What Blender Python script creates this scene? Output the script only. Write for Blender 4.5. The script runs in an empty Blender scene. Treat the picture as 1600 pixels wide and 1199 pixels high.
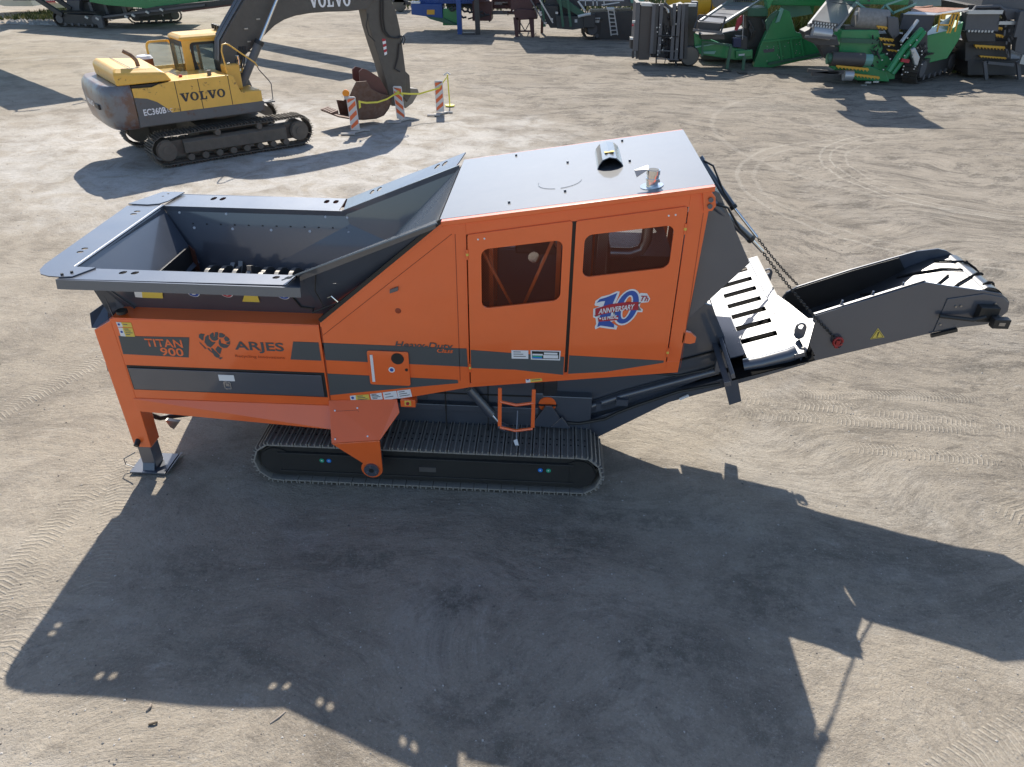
import bpy, math, random
from mathutils import Vector, Matrix
random.seed(7)
SC = bpy.context.scene
COL = SC.collection
PI = math.pi
# ------------------------------------------------------------------ camera
CAM_H = 5.5
FPX = 1140.16
TH, PS, RO = math.radians(32.473), math.radians(2.949), math.radians(-0.6706)
def _basis():
    c, s = math.cos, math.sin
    r = Vector((1, 0, 0)); fw = Vector((0, c(TH), -s(TH))); d = Vector((0, -s(TH), -c(TH)))
    r2 = r*c(RO) + d*s(RO); d2 = d*c(RO) - r*s(RO)
    T = Matrix(((c(PS), -s(PS), 0), (s(PS), c(PS), 0), (0, 0, 1)))
    return T @ r2, T @ d2, T @ fw
RR, DD, FF = _basis()
CAMP = Vector((0, 0, CAM_H))
cam_d = bpy.data.cameras.new('camera'); cam = bpy.data.objects.new('camera', cam_d); COL.objects.link(cam)
M = Matrix((RR, -DD, -FF)).transposed().to_4x4(); M.translation = CAMP
cam.matrix_world = M
cam_d.sensor_width = 36; cam_d.lens = FPX/1600*36; cam_d.clip_end = 2000; cam_d.clip_start = 0.1
SC.camera = cam
# ------------------------------------------------------------------ light
SUNV = Vector((0.16, -1.01, -1.0)).normalized()
sd = bpy.data.lights.new('sun', 'SUN'); sun = bpy.data.objects.new('sun', sd); COL.objects.link(sun)
sd.energy = 5.0; sd.angle = math.radians(0.55); sd.color = (1.0, 0.935, 0.84)
sun.rotation_euler = SUNV.to_track_quat('-Z', 'Y').to_euler(); sun.location = (0, 20, 30)
W = bpy.data.worlds.new('World'); SC.world = W; W.use_nodes = True
nt = W.node_tree; bg = nt.nodes['Background']; sky = nt.nodes.new('ShaderNodeTexSky')
sky.sky_type = 'NISHITA'; sky.sun_disc = False; sky.sun_elevation = math.radians(44.4)
sky.sun_rotation = math.radians(-9); sky.air_density = 0.9; sky.dust_density = 0.6; sky.ozone_density = 0.7; sky.altitude = 200
nt.links.new(sky.outputs[0], bg.inputs[0]); bg.inputs[1].default_value = 0.135
SC.view_settings.view_transform = 'Standard'; SC.view_settings.look = 'None'
SC.view_settings.gamma = 1; SC.view_settings.exposure = 0.48
# ------------------------------------------------------------------ helpers
def _ray(x, y): return RR*((x-800)/FPX) + DD*((y-599.5)/FPX) + FF
def P(x, y, v):                       # point of the plane Y = v
    r = _ray(x, y); return CAMP + r*((v-CAMP.y)/r.y)
def G(x, y, z=0.0):                   # point of the level z
    r = _ray(x, y); return CAMP + r*((z-CAMP.z)/r.z)
def PN(x, y, n, p0):
    r = _ray(x, y); return CAMP + r*((p0-CAMP).dot(n)/r.dot(n))
V = Vector
XF = {}
def thing(name, label, cat, loc=(0, 0, 0), rz=0.0, sc=1.0, group=None, local=False):
    o = bpy.data.objects.new(name, None); COL.objects.link(o); o.empty_display_size = 0.3
    o.location = loc; o.rotation_euler = (0, 0, rz); o.scale = (sc, sc, sc)
    o['label'] = label; o['category'] = cat
    if group: o['group'] = group
    if not local:
        XF[o.name] = -Vector(loc)
    return o
def tag(o, label, cat, group=None):
    o['label'] = label; o['category'] = cat
    if group: o['group'] = group
    return o
def root_of(o):
    while o.parent: o = o.parent
    return o
class MB:
    def __init__(s): s.v = []; s.f = []; s.m = []; s.mi = 0
    def add(s, vs, fs):
        b = len(s.v); s.v += [Vector(p) for p in vs]
        for f in fs: s.f.append([b+i for i in f]); s.m.append(s.mi)
        return s
    def hexa(s, p):
        return s.add(p, [(0,3,2,1),(4,5,6,7),(0,1,5,4),(1,2,6,5),(2,3,7,6),(3,0,4,7)])
    def box(s, a, b):
        x0,y0,z0 = a; x1,y1,z1 = b
        return s.hexa([(x0,y0,z0),(x1,y0,z0),(x1,y1,z0),(x0,y1,z0),(x0,y0,z1),(x1,y0,z1),(x1,y1,z1),(x0,y1,z1)])
    def prism(s, pts, vec):
        n = len(pts); vec = Vector(vec); pts = [Vector(p) for p in pts]
        return s.add(pts+[p+vec for p in pts], [list(range(n))[::-1], [n+i for i in range(n)]] + [(i,(i+1)%n,n+(i+1)%n,n+i) for i in range(n)])
    def bar(s, a, b, w, h=None, up=(0,0,1)):
        a = Vector(a); b = Vector(b); h = h or w; d = (b-a).normalized(); up = Vector(up)
        if abs(d.dot(up)) > .98: up = Vector((0,1,0))
        x = d.cross(up).normalized()*w/2; y = x.cross(d).normalized()*h/2
        return s.hexa([a-x-y,a+x-y,a+x+y,a-x+y,b-x-y,b+x-y,b+x+y,b-x+y])
    def cyl(s, a, b, r0, r1=None, n=16, cap=True):
        a = Vector(a); b = Vector(b); r1 = r0 if r1 is None else r1; d = (b-a).normalized()
        up = Vector((0,0,1)) if abs(d.z) < .9 else Vector((1,0,0))
        x = d.cross(up).normalized(); y = x.cross(d)
        vs = [a+(x*math.cos(2*PI*i/n)+y*math.sin(2*PI*i/n))*r0 for i in range(n)] + [b+(x*math.cos(2*PI*i/n)+y*math.sin(2*PI*i/n))*r1 for i in range(n)]
        fs = [(i,(i+1)%n,n+(i+1)%n,n+i) for i in range(n)]
        if cap: fs += [list(range(n))[::-1], list(range(n, 2*n))]
        return s.add(vs, fs)
    def tube(s, path, r, n=8):
        path = [Vector(p) for p in path]; b = len(s.v); px = None
        for k, p in enumerate(path):
            d = (path[min(k+1, len(path)-1)]-path[max(k-1, 0)]).normalized()
            if px is None: px = d.cross(Vector((0,0,1)) if abs(d.z) < .9 else Vector((1,0,0))).normalized()
            px = (px-d*px.dot(d)).normalized(); y = px.cross(d)
            s.v += [p+(px*math.cos(2*PI*i/n)+y*math.sin(2*PI*i/n))*r for i in range(n)]
        for k in range(len(path)-1):
            for i in range(n):
                s.f.append([b+k*n+i, b+k*n+(i+1)%n, b+(k+1)*n+(i+1)%n, b+(k+1)*n+i]); s.m.append(s.mi)
        s.f.append([b+i for i in range(n)][::-1]); s.m.append(s.mi)
        e = b+(len(path)-1)*n; s.f.append([e+i for i in range(n)]); s.m.append(s.mi)
        return s
    def loft(s, rings, cap=True):
        n = len(rings[0]); b = len(s.v)
        for r in rings: s.v += [Vector(p) for p in r]
        for k in range(len(rings)-1):
            for i in range(n):
                s.f.append([b+k*n+i, b+k*n+(i+1)%n, b+(k+1)*n+(i+1)%n, b+(k+1)*n+i]); s.m.append(s.mi)
        if cap:
            s.f.append([b+i for i in range(n)][::-1]); s.m.append(s.mi)
            e = b+(len(rings)-1)*n; s.f.append([e+i for i in range(n)]); s.m.append(s.mi)
        return s
    def build(s, name, mat, parent=None, bevel=0.0, smooth=False, seg=2):
        off = Vector((0,0,0))
        if parent is not None:
            off = XF.get(root_of(parent).name, off)
        me = bpy.data.meshes.new(name)
        me.from_pydata([tuple(p+off) for p in s.v], [], s.f)
        mats = mat if isinstance(mat, (list, tuple)) else [mat]
        for m in mats: me.materials.append(m)
        me.polygons.foreach_set('material_index', s.m)
        if smooth is True: me.polygons.foreach_set('use_smooth', [True]*len(me.polygons))
        me.validate(); me.update()
        import bmesh
        bm = bmesh.new(); bm.from_mesh(me); bmesh.ops.recalc_face_normals(bm, faces=bm.faces); bm.to_mesh(me); bm.free()
        if smooth is True:
            try: me.set_sharp_from_angle(angle=math.radians(40))
            except Exception: pass
        o = bpy.data.objects.new(name, me); COL.objects.link(o); o.parent = parent
        if bevel:
            md = o.modifiers.new('bevel', 'BEVEL'); md.width = bevel; md.segments = seg; md.limit_method = 'ANGLE'; md.angle_limit = math.radians(35)
            md.harden_normals = False
        return o
def plate(pts, vec): return MB().prism(pts, vec)
def rrect(x0, y0, x1, y1, r, n=4):
    out = []
    for cx, cy, a in ((x1-r, y1-r, 0), (x0+r, y1-r, 90), (x0+r, y0+r, 180), (x1-r, y0+r, 270)):
        for k in range(n+1):
            t = math.radians(a+90*k/n); out.append((cx+r*math.cos(t), cy+r*math.sin(t)))
    return out
def text(name, s, p0, size, mat, parent, right=(1,0,0), up=(0,0,1), depth=0.001, bold=0.0, shear=0.0, width=None, align='LEFT'):
    cu = bpy.data.curves.new(name, 'FONT'); cu.body = s; cu.size = 1.0; cu.extrude = 0.0; cu.offset = bold; cu.shear = shear; cu.align_x = align
    cu.resolution_u = 3
    t = bpy.data.objects.new(name, cu); COL.objects.link(t)
    dg = bpy.context.evaluated_depsgraph_get(); dg.update()
    me = bpy.data.meshes.new_from_object(t.evaluated_get(dg)); bpy.data.objects.remove(t)
    right = Vector(right).normalized(); up = Vector(up).normalized(); nrm = right.cross(up)
    xs = [v.co.x for v in me.vertices]; ys = [v.co.y for v in me.vertices]
    sy = size/0.72; sx = sy if width is None else width/(max(xs)-min(xs)); x0 = min(xs) if align == 'LEFT' else 0
    off = XF.get(root_of(parent).name, Vector((0,0,0))) if parent else Vector((0,0,0))
    for v in me.vertices: v.co = Vector(p0)+off+right*(v.co.x-x0)*sx+up*v.co.y*sy+nrm*depth
    me.materials.clear(); me.materials.append(mat); me.name = name
    o = bpy.data.objects.new(name, me); COL.objects.link(o); o.parent = parent
    return o
def copies(o, parent, mats_list=None):
    c = o.copy(); COL.objects.link(c); c.parent = parent; return c
def struct(o): o['kind'] = 'structure'; return o
# ------------------------------------------------------------------ materials
MATS = {}
def mat(name, rgb, rough=0.5, metal=0.0, coat=0.0, dust=0.0, dustc=(0.36, 0.31, 0.25), bump=0.0, bscale=60, var=0.06, vscale=2.0, rust=0.0, spec=0.5, rvar=0.08, crough=.12):
    m = bpy.data.materials.new(name); m.use_nodes = True; n = m.node_tree; N = n.nodes; L = n.links
    p = N['Principled BSDF']; p.inputs['Metallic'].default_value = metal
    p.inputs['Specular IOR Level'].default_value = spec
    if coat: p.inputs['Coat Weight'].default_value = coat; p.inputs['Coat Roughness'].default_value = crough
    tc = N.new('ShaderNodeTexCoord')
    no = N.new('ShaderNodeTexNoise'); no.inputs['Scale'].default_value = vscale; no.inputs['Detail'].default_value = 6; no.inputs['Roughness'].default_value = .65
    L.new(tc.outputs['Object'], no.inputs['Vector'])
    mx = N.new('ShaderNodeMix'); mx.data_type = 'RGBA'
    a = [max(0, c*(1-var*2.2)) for c in rgb]; b = [min(1, c*(1+var*2.2)) for c in rgb]
    mx.inputs[6].default_value = (*a, 1); mx.inputs[7].default_value = (*b, 1); L.new(no.outputs['Fac'], mx.inputs[0])
    col = mx.outputs[2]
    if rust > 0:
        n2 = N.new('ShaderNodeTexNoise'); n2.inputs['Scale'].default_value = vscale*1.7; n2.inputs['Detail'].default_value = 9; n2.inputs['Roughness'].default_value = .7
        L.new(tc.outputs['Object'], n2.inputs['Vector'])
        cr = N.new('ShaderNodeValToRGB'); cr.color_ramp.elements[0].position = .62-rust*.35; cr.color_ramp.elements[1].position = .70-rust*.3
        L.new(n2.outputs['Fac'], cr.inputs[0]); m2 = N.new('ShaderNodeMix'); m2.data_type = 'RGBA'
        L.new(cr.outputs[0], m2.inputs[0]); L.new(col, m2.inputs[6]); m2.inputs[7].default_value = (0.11, 0.05, 0.03, 1); col = m2.outputs[2]
    if dust > 0:
        ge = N.new('ShaderNodeNewGeometry'); sp = N.new('ShaderNodeSeparateXYZ'); L.new(ge.outputs['Normal'], sp.inputs[0])
        n3 = N.new('ShaderNodeTexNoise'); n3.inputs['Scale'].default_value = 5; n3.inputs['Detail'].default_value = 8; n3.inputs['Roughness'].default_value = .7
        L.new(tc.outputs['Object'], n3.inputs['Vector'])
        mr = N.new('ShaderNodeMapRange'); mr.inputs[1].default_value = -.6; mr.inputs[2].default_value = 1; mr.inputs[3].default_value = .25; mr.inputs[4].default_value = 1
        L.new(sp.outputs[2], mr.inputs[0]); mu = N.new('ShaderNodeMath'); mu.operation = 'MULTIPLY'; L.new(mr.outputs[0], mu.inputs[0]); L.new(n3.outputs['Fac'], mu.inputs[1])
        mu2 = N.new('ShaderNodeMath'); mu2.operation = 'MULTIPLY'; mu2.inputs[1].default_value = dust*1.7; mu2.use_clamp = True; L.new(mu.outputs[0], mu2.inputs[0])
        m3 = N.new('ShaderNodeMix'); m3.data_type = 'RGBA'; L.new(mu2.outputs[0], m3.inputs[0]); L.new(col, m3.inputs[6]); m3.inputs[7].default_value = (*dustc, 1); col = m3.outputs[2]
    L.new(col, p.inputs['Base Color'])
    rr = N.new('ShaderNodeMapRange'); rr.inputs[3].default_value = max(.03, rough-rvar); rr.inputs[4].default_value = min(1, rough+rvar); L.new(no.outputs['Fac'], rr.inputs[0]); L.new(rr.outputs[0], p.inputs['Roughness'])
    if bump > 0:
        nb = N.new('ShaderNodeTexNoise'); nb.inputs['Scale'].default_value = bscale; nb.inputs['Detail'].default_value = 3; L.new(tc.outputs['Object'], nb.inputs['Vector'])
        bu = N.new('ShaderNodeBump'); bu.inputs['Strength'].default_value = bump; bu.inputs['Distance'].default_value = .01; L.new(nb.outputs['Fac'], bu.inputs['Height']); L.new(bu.outputs[0], p.inputs['Normal'])
    MATS[name] = m; return m
ORANGE = mat('orange_paint', (0.93, 0.145, 0.020), .36, coat=.9, crough=.07, var=.05, dust=.035, bump=.04, bscale=2.5)
GREY = mat('slate_grey_paint', (0.048, 0.060, 0.084), .36, coat=1.0, crough=.17, var=.05, dust=.05, spec=.8)
GREYM = mat('slate_grey_sheet', (0.050, 0.061, 0.083), .40, var=.06, dust=.035, spec=.8, coat=1.0, crough=.08)
DECAL = mat('slate_decal', (0.075, 0.085, 0.09), .42, var=.02)
MATTE = mat('matt_black', (0.006, 0.006, 0.006), .9, spec=.1)
BLACK = mat('black_paint', (0.012, 0.013, 0.014), .45, var=.1, dust=.04)
RUBBER = mat('black_rubber', (0.014, 0.014, 0.015), .42, var=.1, dust=.03, rvar=.05, spec=1.0, coat=.9, crough=.3)
STEEL = mat('bare_steel', (0.35, 0.34, 0.33), .35, metal=.9, var=.1, dust=.05)
CHROME = mat('polished_steel', (0.7, 0.7, 0.7), .15, metal=1.0, var=.02)
TRACKM = mat('dusty_track_steel', (0.27, 0.255, 0.23), .55, metal=.15, var=.25, vscale=14, dust=.35, dustc=(.36,.32,.27), bump=.3)
TFRAME = mat('black_track_frame', (0.020, 0.021, 0.021), .5, var=.1, dust=.06)
WEAR = mat('worn_shaft_steel', (0.26, 0.25, 0.23), .4, metal=.8, var=.2, vscale=12)
WHITE = mat('white_vinyl', (0.78, 0.79, 0.80), .4, var=.02)
YEL = mat('yellow_vinyl', (0.75, 0.56, 0.10), .4, var=.03)
BLUE = mat('blue_print', (0.03, 0.09, 0.38), .4, var=.1, vscale=8)
REDP = mat('red_print', (0.42, 0.02, 0.04), .4, var=.05)
INK = mat('grey_ink', (0.12, 0.12, 0.13), .5)
OREDC = mat('dark_orange_ink', (0.33, 0.05, 0.015), .45)
GREENP = mat('teal_print', (0.03, 0.38, 0.22), .4)
SKYB = mat('bright_blue_print', (0.02, 0.2, 0.65), .4)
def mesh_mat():
    m = bpy.data.materials.new('perforated_orange_sheet'); m.use_nodes = True; N = m.node_tree.nodes; L = m.node_tree.links
    p = N['Principled BSDF']; p.inputs['Base Color'].default_value = (.17, .032, .012, 1); p.inputs['Roughness'].default_value = .5
    tr = N.new('ShaderNodeBsdfTransparent'); mx = N.new('ShaderNodeMixShader')
    tc = N.new('ShaderNodeTexCoord'); mp = N.new('ShaderNodeMapping'); mp.inputs['Rotation'].default_value = (0, .785, 0); mp.inputs['Scale'].default_value = (1, 0, 1)
    vo = N.new('ShaderNodeTexVoronoi'); vo.inputs['Scale'].default_value = 85; vo.inputs['Randomness'].default_value = 0
    L.new(tc.outputs['Object'], mp.inputs[0]); L.new(mp.outputs[0], vo.inputs['Vector'])
    mt = N.new('ShaderNodeMath'); mt.operation = 'LESS_THAN'; mt.inputs[1].default_value = .45; L.new(vo.outputs['Distance'], mt.inputs[0])
    L.new(mt.outputs[0], mx.inputs[0]); L.new(p.outputs[0], mx.inputs[1]); L.new(tr.outputs[0], mx.inputs[2]); L.new(mx.outputs[0], N['Material Output'].inputs[0])
    return m
MESHM = mesh_mat()
def glass_mat(name, tint):
    m = bpy.data.materials.new(name); m.use_nodes = True; N = m.node_tree.nodes; L = m.node_tree.links
    p = N['Principled BSDF']; p.inputs['Base Color'].default_value = (*tint, 1); p.inputs['Roughness'].default_value = .08; p.inputs['Coat Weight'].default_value = .5
    tr = N.new('ShaderNodeBsdfTransparent'); tr.inputs[0].default_value = (.75, .85, .85, 1); mx = N.new('ShaderNodeMixShader'); mx.inputs[0].default_value = .62
    L.new(p.outputs[0], mx.inputs[1]); L.new(tr.outputs[0], mx.inputs[2]); L.new(mx.outputs[0], N['Material Output'].inputs[0])
    return m
GLASS = glass_mat('cab_glass', (.12, .16, .17))
# ------------------------------------------------------------------ ground
def ground_mat():
    m = bpy.data.materials.new('dusty_gravel_yard'); m.use_nodes = True; N = m.node_tree.nodes; L = m.node_tree.links
    p = N['Principled BSDF']; p.inputs['Roughness'].default_value = .95; p.inputs['Specular IOR Level'].default_value = .15
    tc = N.new('ShaderNodeTexCoord'); OB = tc.outputs['Object']
    def mapping(rot=0, sc=(1,1,1), loc=(0,0,0)):
        q = N.new('ShaderNodeMapping'); q.inputs['Rotation'].default_value = (0,0,rot); q.inputs['Scale'].default_value = sc; q.inputs['Location'].default_value = loc
        L.new(OB, q.inputs[0]); return q.outputs[0]
    def noise(scale, detail=6, rough=.6, vec=None, dist=0.0):
        q = N.new('ShaderNodeTexNoise'); q.inputs['Scale'].default_value = scale; q.inputs['Detail'].default_value = detail; q.inputs['Roughness'].default_value = rough; q.inputs['Distortion'].default_value = dist
        L.new(vec or OB, q.inputs['Vector']); return q.outputs['Fac']
    def ramp(fac, a, b, lo=0.0, hi=1.0):
        q = N.new('ShaderNodeMapRange'); q.inputs[1].default_value = a; q.inputs[2].default_value = b; q.inputs[3].default_value = lo; q.inputs[4].default_value = hi
        q.interpolation_type = 'SMOOTHSTEP'; L.new(fac, q.inputs[0]); return q.outputs[0]
    def mix(fac, a, b):
        q = N.new('ShaderNodeMix'); q.data_type = 'RGBA'
        if isinstance(fac, float): q.inputs[0].default_value = fac
        else: L.new(fac, q.inputs[0])
        for i, c in ((6, a), (7, b)):
            if isinstance(c, tuple): q.inputs[i].default_value = (*c, 1)
            else: L.new(c, q.inputs[i])
        return q.outputs[2]
    def ma(op, a, b=None, clamp=False):
        q = N.new('ShaderNodeMath'); q.operation = op; q.use_clamp = clamp
        for i, c in ((0, a), (1, b)):
            if c is None: continue
            if isinstance(c, (int, float)): q.inputs[i].default_value = c
            else: L.new(c, q.inputs[i])
        return q.outputs[0]
    wn = N.new('ShaderNodeTexNoise'); wn.inputs['Scale'].default_value = .22; wn.inputs['Detail'].default_value = 2; L.new(OB, wn.inputs['Vector'])
    wv = N.new('ShaderNodeVectorMath'); wv.operation = 'MULTIPLY_ADD'; L.new(wn.outputs['Color'], wv.inputs[0]); wv.inputs[1].default_value = (4.2, 4.2, 0); L.new(OB, wv.inputs[2]); WP = wv.outputs[0]
    def wmap(rot, sc):
        q = N.new('ShaderNodeMapping'); q.inputs['Rotation'].default_value = (0,0,rot); q.inputs['Scale'].default_value = sc; L.new(WP, q.inputs[0]); return q.outputs[0]
    big = noise(.16, 4, .6, dist=.4); mid = noise(.8, 6, .65); fine = noise(9, 5, .7); grit = noise(42, 4, .85); grit2 = noise(140, 2, .6)
    c = mix(ramp(big, .35, .65), (0.335, 0.288, 0.225), (0.40, 0.352, 0.285))
    c = mix(ramp(mid, .46, .66, 0, .75), c, (0.22, 0.19, 0.152))
    c = mix(ramp(noise(.45, 5, .6, dist=1.0), .50, .68, 0, .55), c, (0.42, 0.385, 0.335))
    s1 = noise(1.2, 6, .86, wmap(.10, (.6, 1.5, 1))); s2 = noise(1.0, 6, .86, wmap(-.6, (.6, 1.5, 1))); s3 = noise(4.5, 5, .86, wmap(.6, (.75, 1.3, 1)))
    zone = noise(.09, 3, .5, mapping(0, (1, 1, 1), (13, 5, 0)))
    sep = N.new('ShaderNodeSeparateXYZ'); L.new(OB, sep.inputs[0]); X = sep.outputs[0]; Y = sep.outputs[1]
    # darker loose gravel lies to the right and across the far middle of the yard
    dz = ramp(ma('ADD', ma('ADD', ma('MULTIPLY', X, .03), ma('MULTIPLY', Y, .012)), ma('MULTIPLY', zone, 1.1)), .45, 1.0)
    c = mix(ma('MULTIPLY', dz, .5), c, (0.215, 0.188, 0.152))
    c = mix(ma('MULTIPLY', ramp(s1, .47, .62, 0, .85), ma('ADD', ma('MULTIPLY', dz, .75), .22)), c, (0.105, 0.092, 0.076))
    c = mix(ma('MULTIPLY', ramp(s2, .50, .66, 0, .7), ma('ADD', ma('MULTIPLY', dz, .6), .25)), c, (0.12, 0.105, 0.088))
    c = mix(ramp(s3, .54, .70, 0, .5), c, (0.14, 0.122, 0.10)); c = mix(ramp(s3, .44, .32, 0, .4), c, (0.45, 0.415, 0.36))
    # pale concrete dust by the digger
    def blob(cx, cy, rx, ry, e0=.5, e1=1.3, rot=0.0):
        q = mapping(0, (1/rx, 1/ry, 0), (-cx/rx, -cy/ry, 0)); ln = N.new('ShaderNodeVectorMath'); ln.operation = 'LENGTH'; L.new(q, ln.inputs[0])
        d = ma('ADD', ln.outputs['Value'], ma('MULTIPLY', ma('SUBTRACT', mid, .5), 1.3)); return ramp(d, e0, e1, 1, 0)
    c = mix(ma('MULTIPLY', blob(-8, 20.5, 9, 6.5), ramp(noise(1.1, 5, .7, dist=.7), .35, .62, .2, .9)), c, (0.52, 0.495, 0.455))
    for cx, cy, rx, ry, k in ((-1.5, 15.6, 1.4, 1.0, .6),):
        c = mix(ma('MULTIPLY', blob(cx, cy, rx, ry), k), c, (0.5, 0.47, 0.42))
    # damp or oily stains
    stainsum = None
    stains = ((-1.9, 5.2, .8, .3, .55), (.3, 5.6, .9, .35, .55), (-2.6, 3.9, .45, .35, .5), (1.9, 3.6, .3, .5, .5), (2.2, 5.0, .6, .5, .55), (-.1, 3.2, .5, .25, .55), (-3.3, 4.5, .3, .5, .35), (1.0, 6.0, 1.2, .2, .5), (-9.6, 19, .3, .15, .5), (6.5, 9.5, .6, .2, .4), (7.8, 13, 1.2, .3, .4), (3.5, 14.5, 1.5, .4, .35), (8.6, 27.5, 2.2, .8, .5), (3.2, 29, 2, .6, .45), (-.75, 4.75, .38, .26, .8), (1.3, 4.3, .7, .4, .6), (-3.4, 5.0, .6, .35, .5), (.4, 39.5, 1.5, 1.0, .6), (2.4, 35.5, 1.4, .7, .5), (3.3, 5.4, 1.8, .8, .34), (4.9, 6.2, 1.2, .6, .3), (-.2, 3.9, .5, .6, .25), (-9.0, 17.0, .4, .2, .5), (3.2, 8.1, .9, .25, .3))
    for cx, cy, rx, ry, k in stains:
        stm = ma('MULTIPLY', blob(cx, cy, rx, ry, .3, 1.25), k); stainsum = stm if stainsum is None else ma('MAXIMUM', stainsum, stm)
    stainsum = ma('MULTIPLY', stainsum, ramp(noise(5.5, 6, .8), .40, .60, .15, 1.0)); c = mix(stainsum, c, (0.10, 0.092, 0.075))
    # ring-shaped turning marks
    arcsum = None
    for cx, cy, r, w, x0, k in ((11.2, 20.0, 3.9, .035, 8.3, .55), (11.2, 20.0, 3.6, .03, 8.3, .5), (11.2, 20.0, 3.2, .03, 8.3, .4), (9.6, 18.2, 4.9, .05, 6.6, .4), (9.6, 18.2, 4.5, .05, 6.6, .3), (-1.8, 30, 3.2, .1, -3.0, .3), (12.5, 23.5, 7.5, .08, 8.5, .3)):
        q = mapping(0, (1, 1, 0), (-cx, -cy, 0)); ln = N.new('ShaderNodeVectorMath'); ln.operation = 'LENGTH'; L.new(q, ln.inputs[0])
        rr = ma('ADD', ln.outputs['Value'], ma('MULTIPLY', ma('SUBTRACT', mid, .5), .35))
        a = ma('MULTIPLY', ramp(ma('ABSOLUTE', ma('SUBTRACT', rr, r)), w*.4, w*1.6, 1, 0), ramp(X, x0+1.5, x0+3.2, k, 0))
        arcsum = a if arcsum is None else ma('MAXIMUM', arcsum, a)
    arcsum = ma('MULTIPLY', arcsum, ramp(s3, .35, .6, .1, 1))
    c = mix(arcsum, c, (0.50, 0.46, 0.39))
    # tyre and crawler prints: rows of lug bars inside straight bands
    prints = None
    bands = ((4.9, 8.25, -.12, .15, 3.0, 24), (-4.75, 2.6, 1.50, .18, 2.4, 22), (-5.25, 4.2, 1.48, .17, 3.2, 26), (-4.95, 3.2, 1.56, .15, 2.2, 30), (4.3, 8.05, -.06, .13, 2.3, 26), (5.2, 7.35, -.10, .12, 2.2, 26), (4.6, 8.7, .03, .12, 2.0, 30), (2.2, 9.1, .1, .12, 1.2, 26), (5.9, 5.6, 2.2, .2, 1.5, 20),
             (-6.6, 8.6, 1.2, .16, 2.6, 26), (-4.6, 5.6, 1.9, .15, 1.6, 26), (3.2, 3.3, .5, .16, 1.5, 24), (-1.9, 2.6, .35, .15, 1.6, 28))
    for cx, cy, an, hw, hl, fr in bands:
        q = N.new('ShaderNodeMapping'); q.vector_type = 'TEXTURE'; q.inputs['Location'].default_value = (cx, cy, 0); q.inputs['Rotation'].default_value = (0, 0, an); L.new(OB, q.inputs[0])
        se = N.new('ShaderNodeSeparateXYZ'); L.new(q.outputs[0], se.inputs[0]); lx, ly = se.outputs[0], se.outputs[1]
        msk = ma('MULTIPLY', ramp(ma('ABSOLUTE', ly), hw*.85, hw, 1, 0), ramp(ma('ABSOLUTE', lx), hl*.4, hl, 1, 0))
        lug = ma('SINE', ma('MULTIPLY', ma('ADD', lx, ma('MULTIPLY', ma('ABSOLUTE', ly), .3)), fr*4.4))
        lug = ma('MULTIPLY', ramp(lug, .1, .8), msk); prints = lug if prints is None else ma('MAXIMUM', prints, lug)
    prints = ma('MULTIPLY', prints, ramp(noise(2.2, 4, .6), .35, .6))
    c = mix(ma('MULTIPLY', prints, .55), c, (0.50, 0.445, 0.36))
    # grain
    c = mix(ramp(grit, .53, .70, 0, .6), c, (0.13, 0.118, 0.102)); c = mix(ramp(grit, .46, .30, 0, .5), c, (0.52, 0.485, 0.43))
    c = mix(ramp(fine, .5, .75, 0, .4), c, (0.25, 0.225, 0.195)); c = mix(ramp(grit2, .62, .75, 0, .4), c, (0.6, 0.58, 0.54))
    L.new(c, p.inputs['Base Color'])
    h = ma('ADD', ma('MULTIPLY', fine, .8), ma('ADD', ma('MULTIPLY', grit, .6), ma('MULTIPLY', mid, 2.4)))
    h = ma('ADD', h, ma('MULTIPLY', s3, 1.5)); h = ma('ADD', h, ma('MULTIPLY', prints, .6)); h = ma('ADD', h, ma('MULTIPLY', arcsum, .5))
    bu = N.new('ShaderNodeBump'); bu.inputs['Strength'].default_value = .75; bu.inputs['Distance'].default_value = .028; L.new(h, bu.inputs['Height']); L.new(bu.outputs[0], p.inputs['Normal'])
    return m
from mathutils import noise as mnoise
def gz(x, y):
    r = math.hypot(x, y)
    k = 1.0
    return 0.016*k*mnoise.noise(Vector((x*.9, y*.9, 0))) + .012*k*mnoise.noise(Vector((x*2.7, y*2.7, 5)))-0.012
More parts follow.
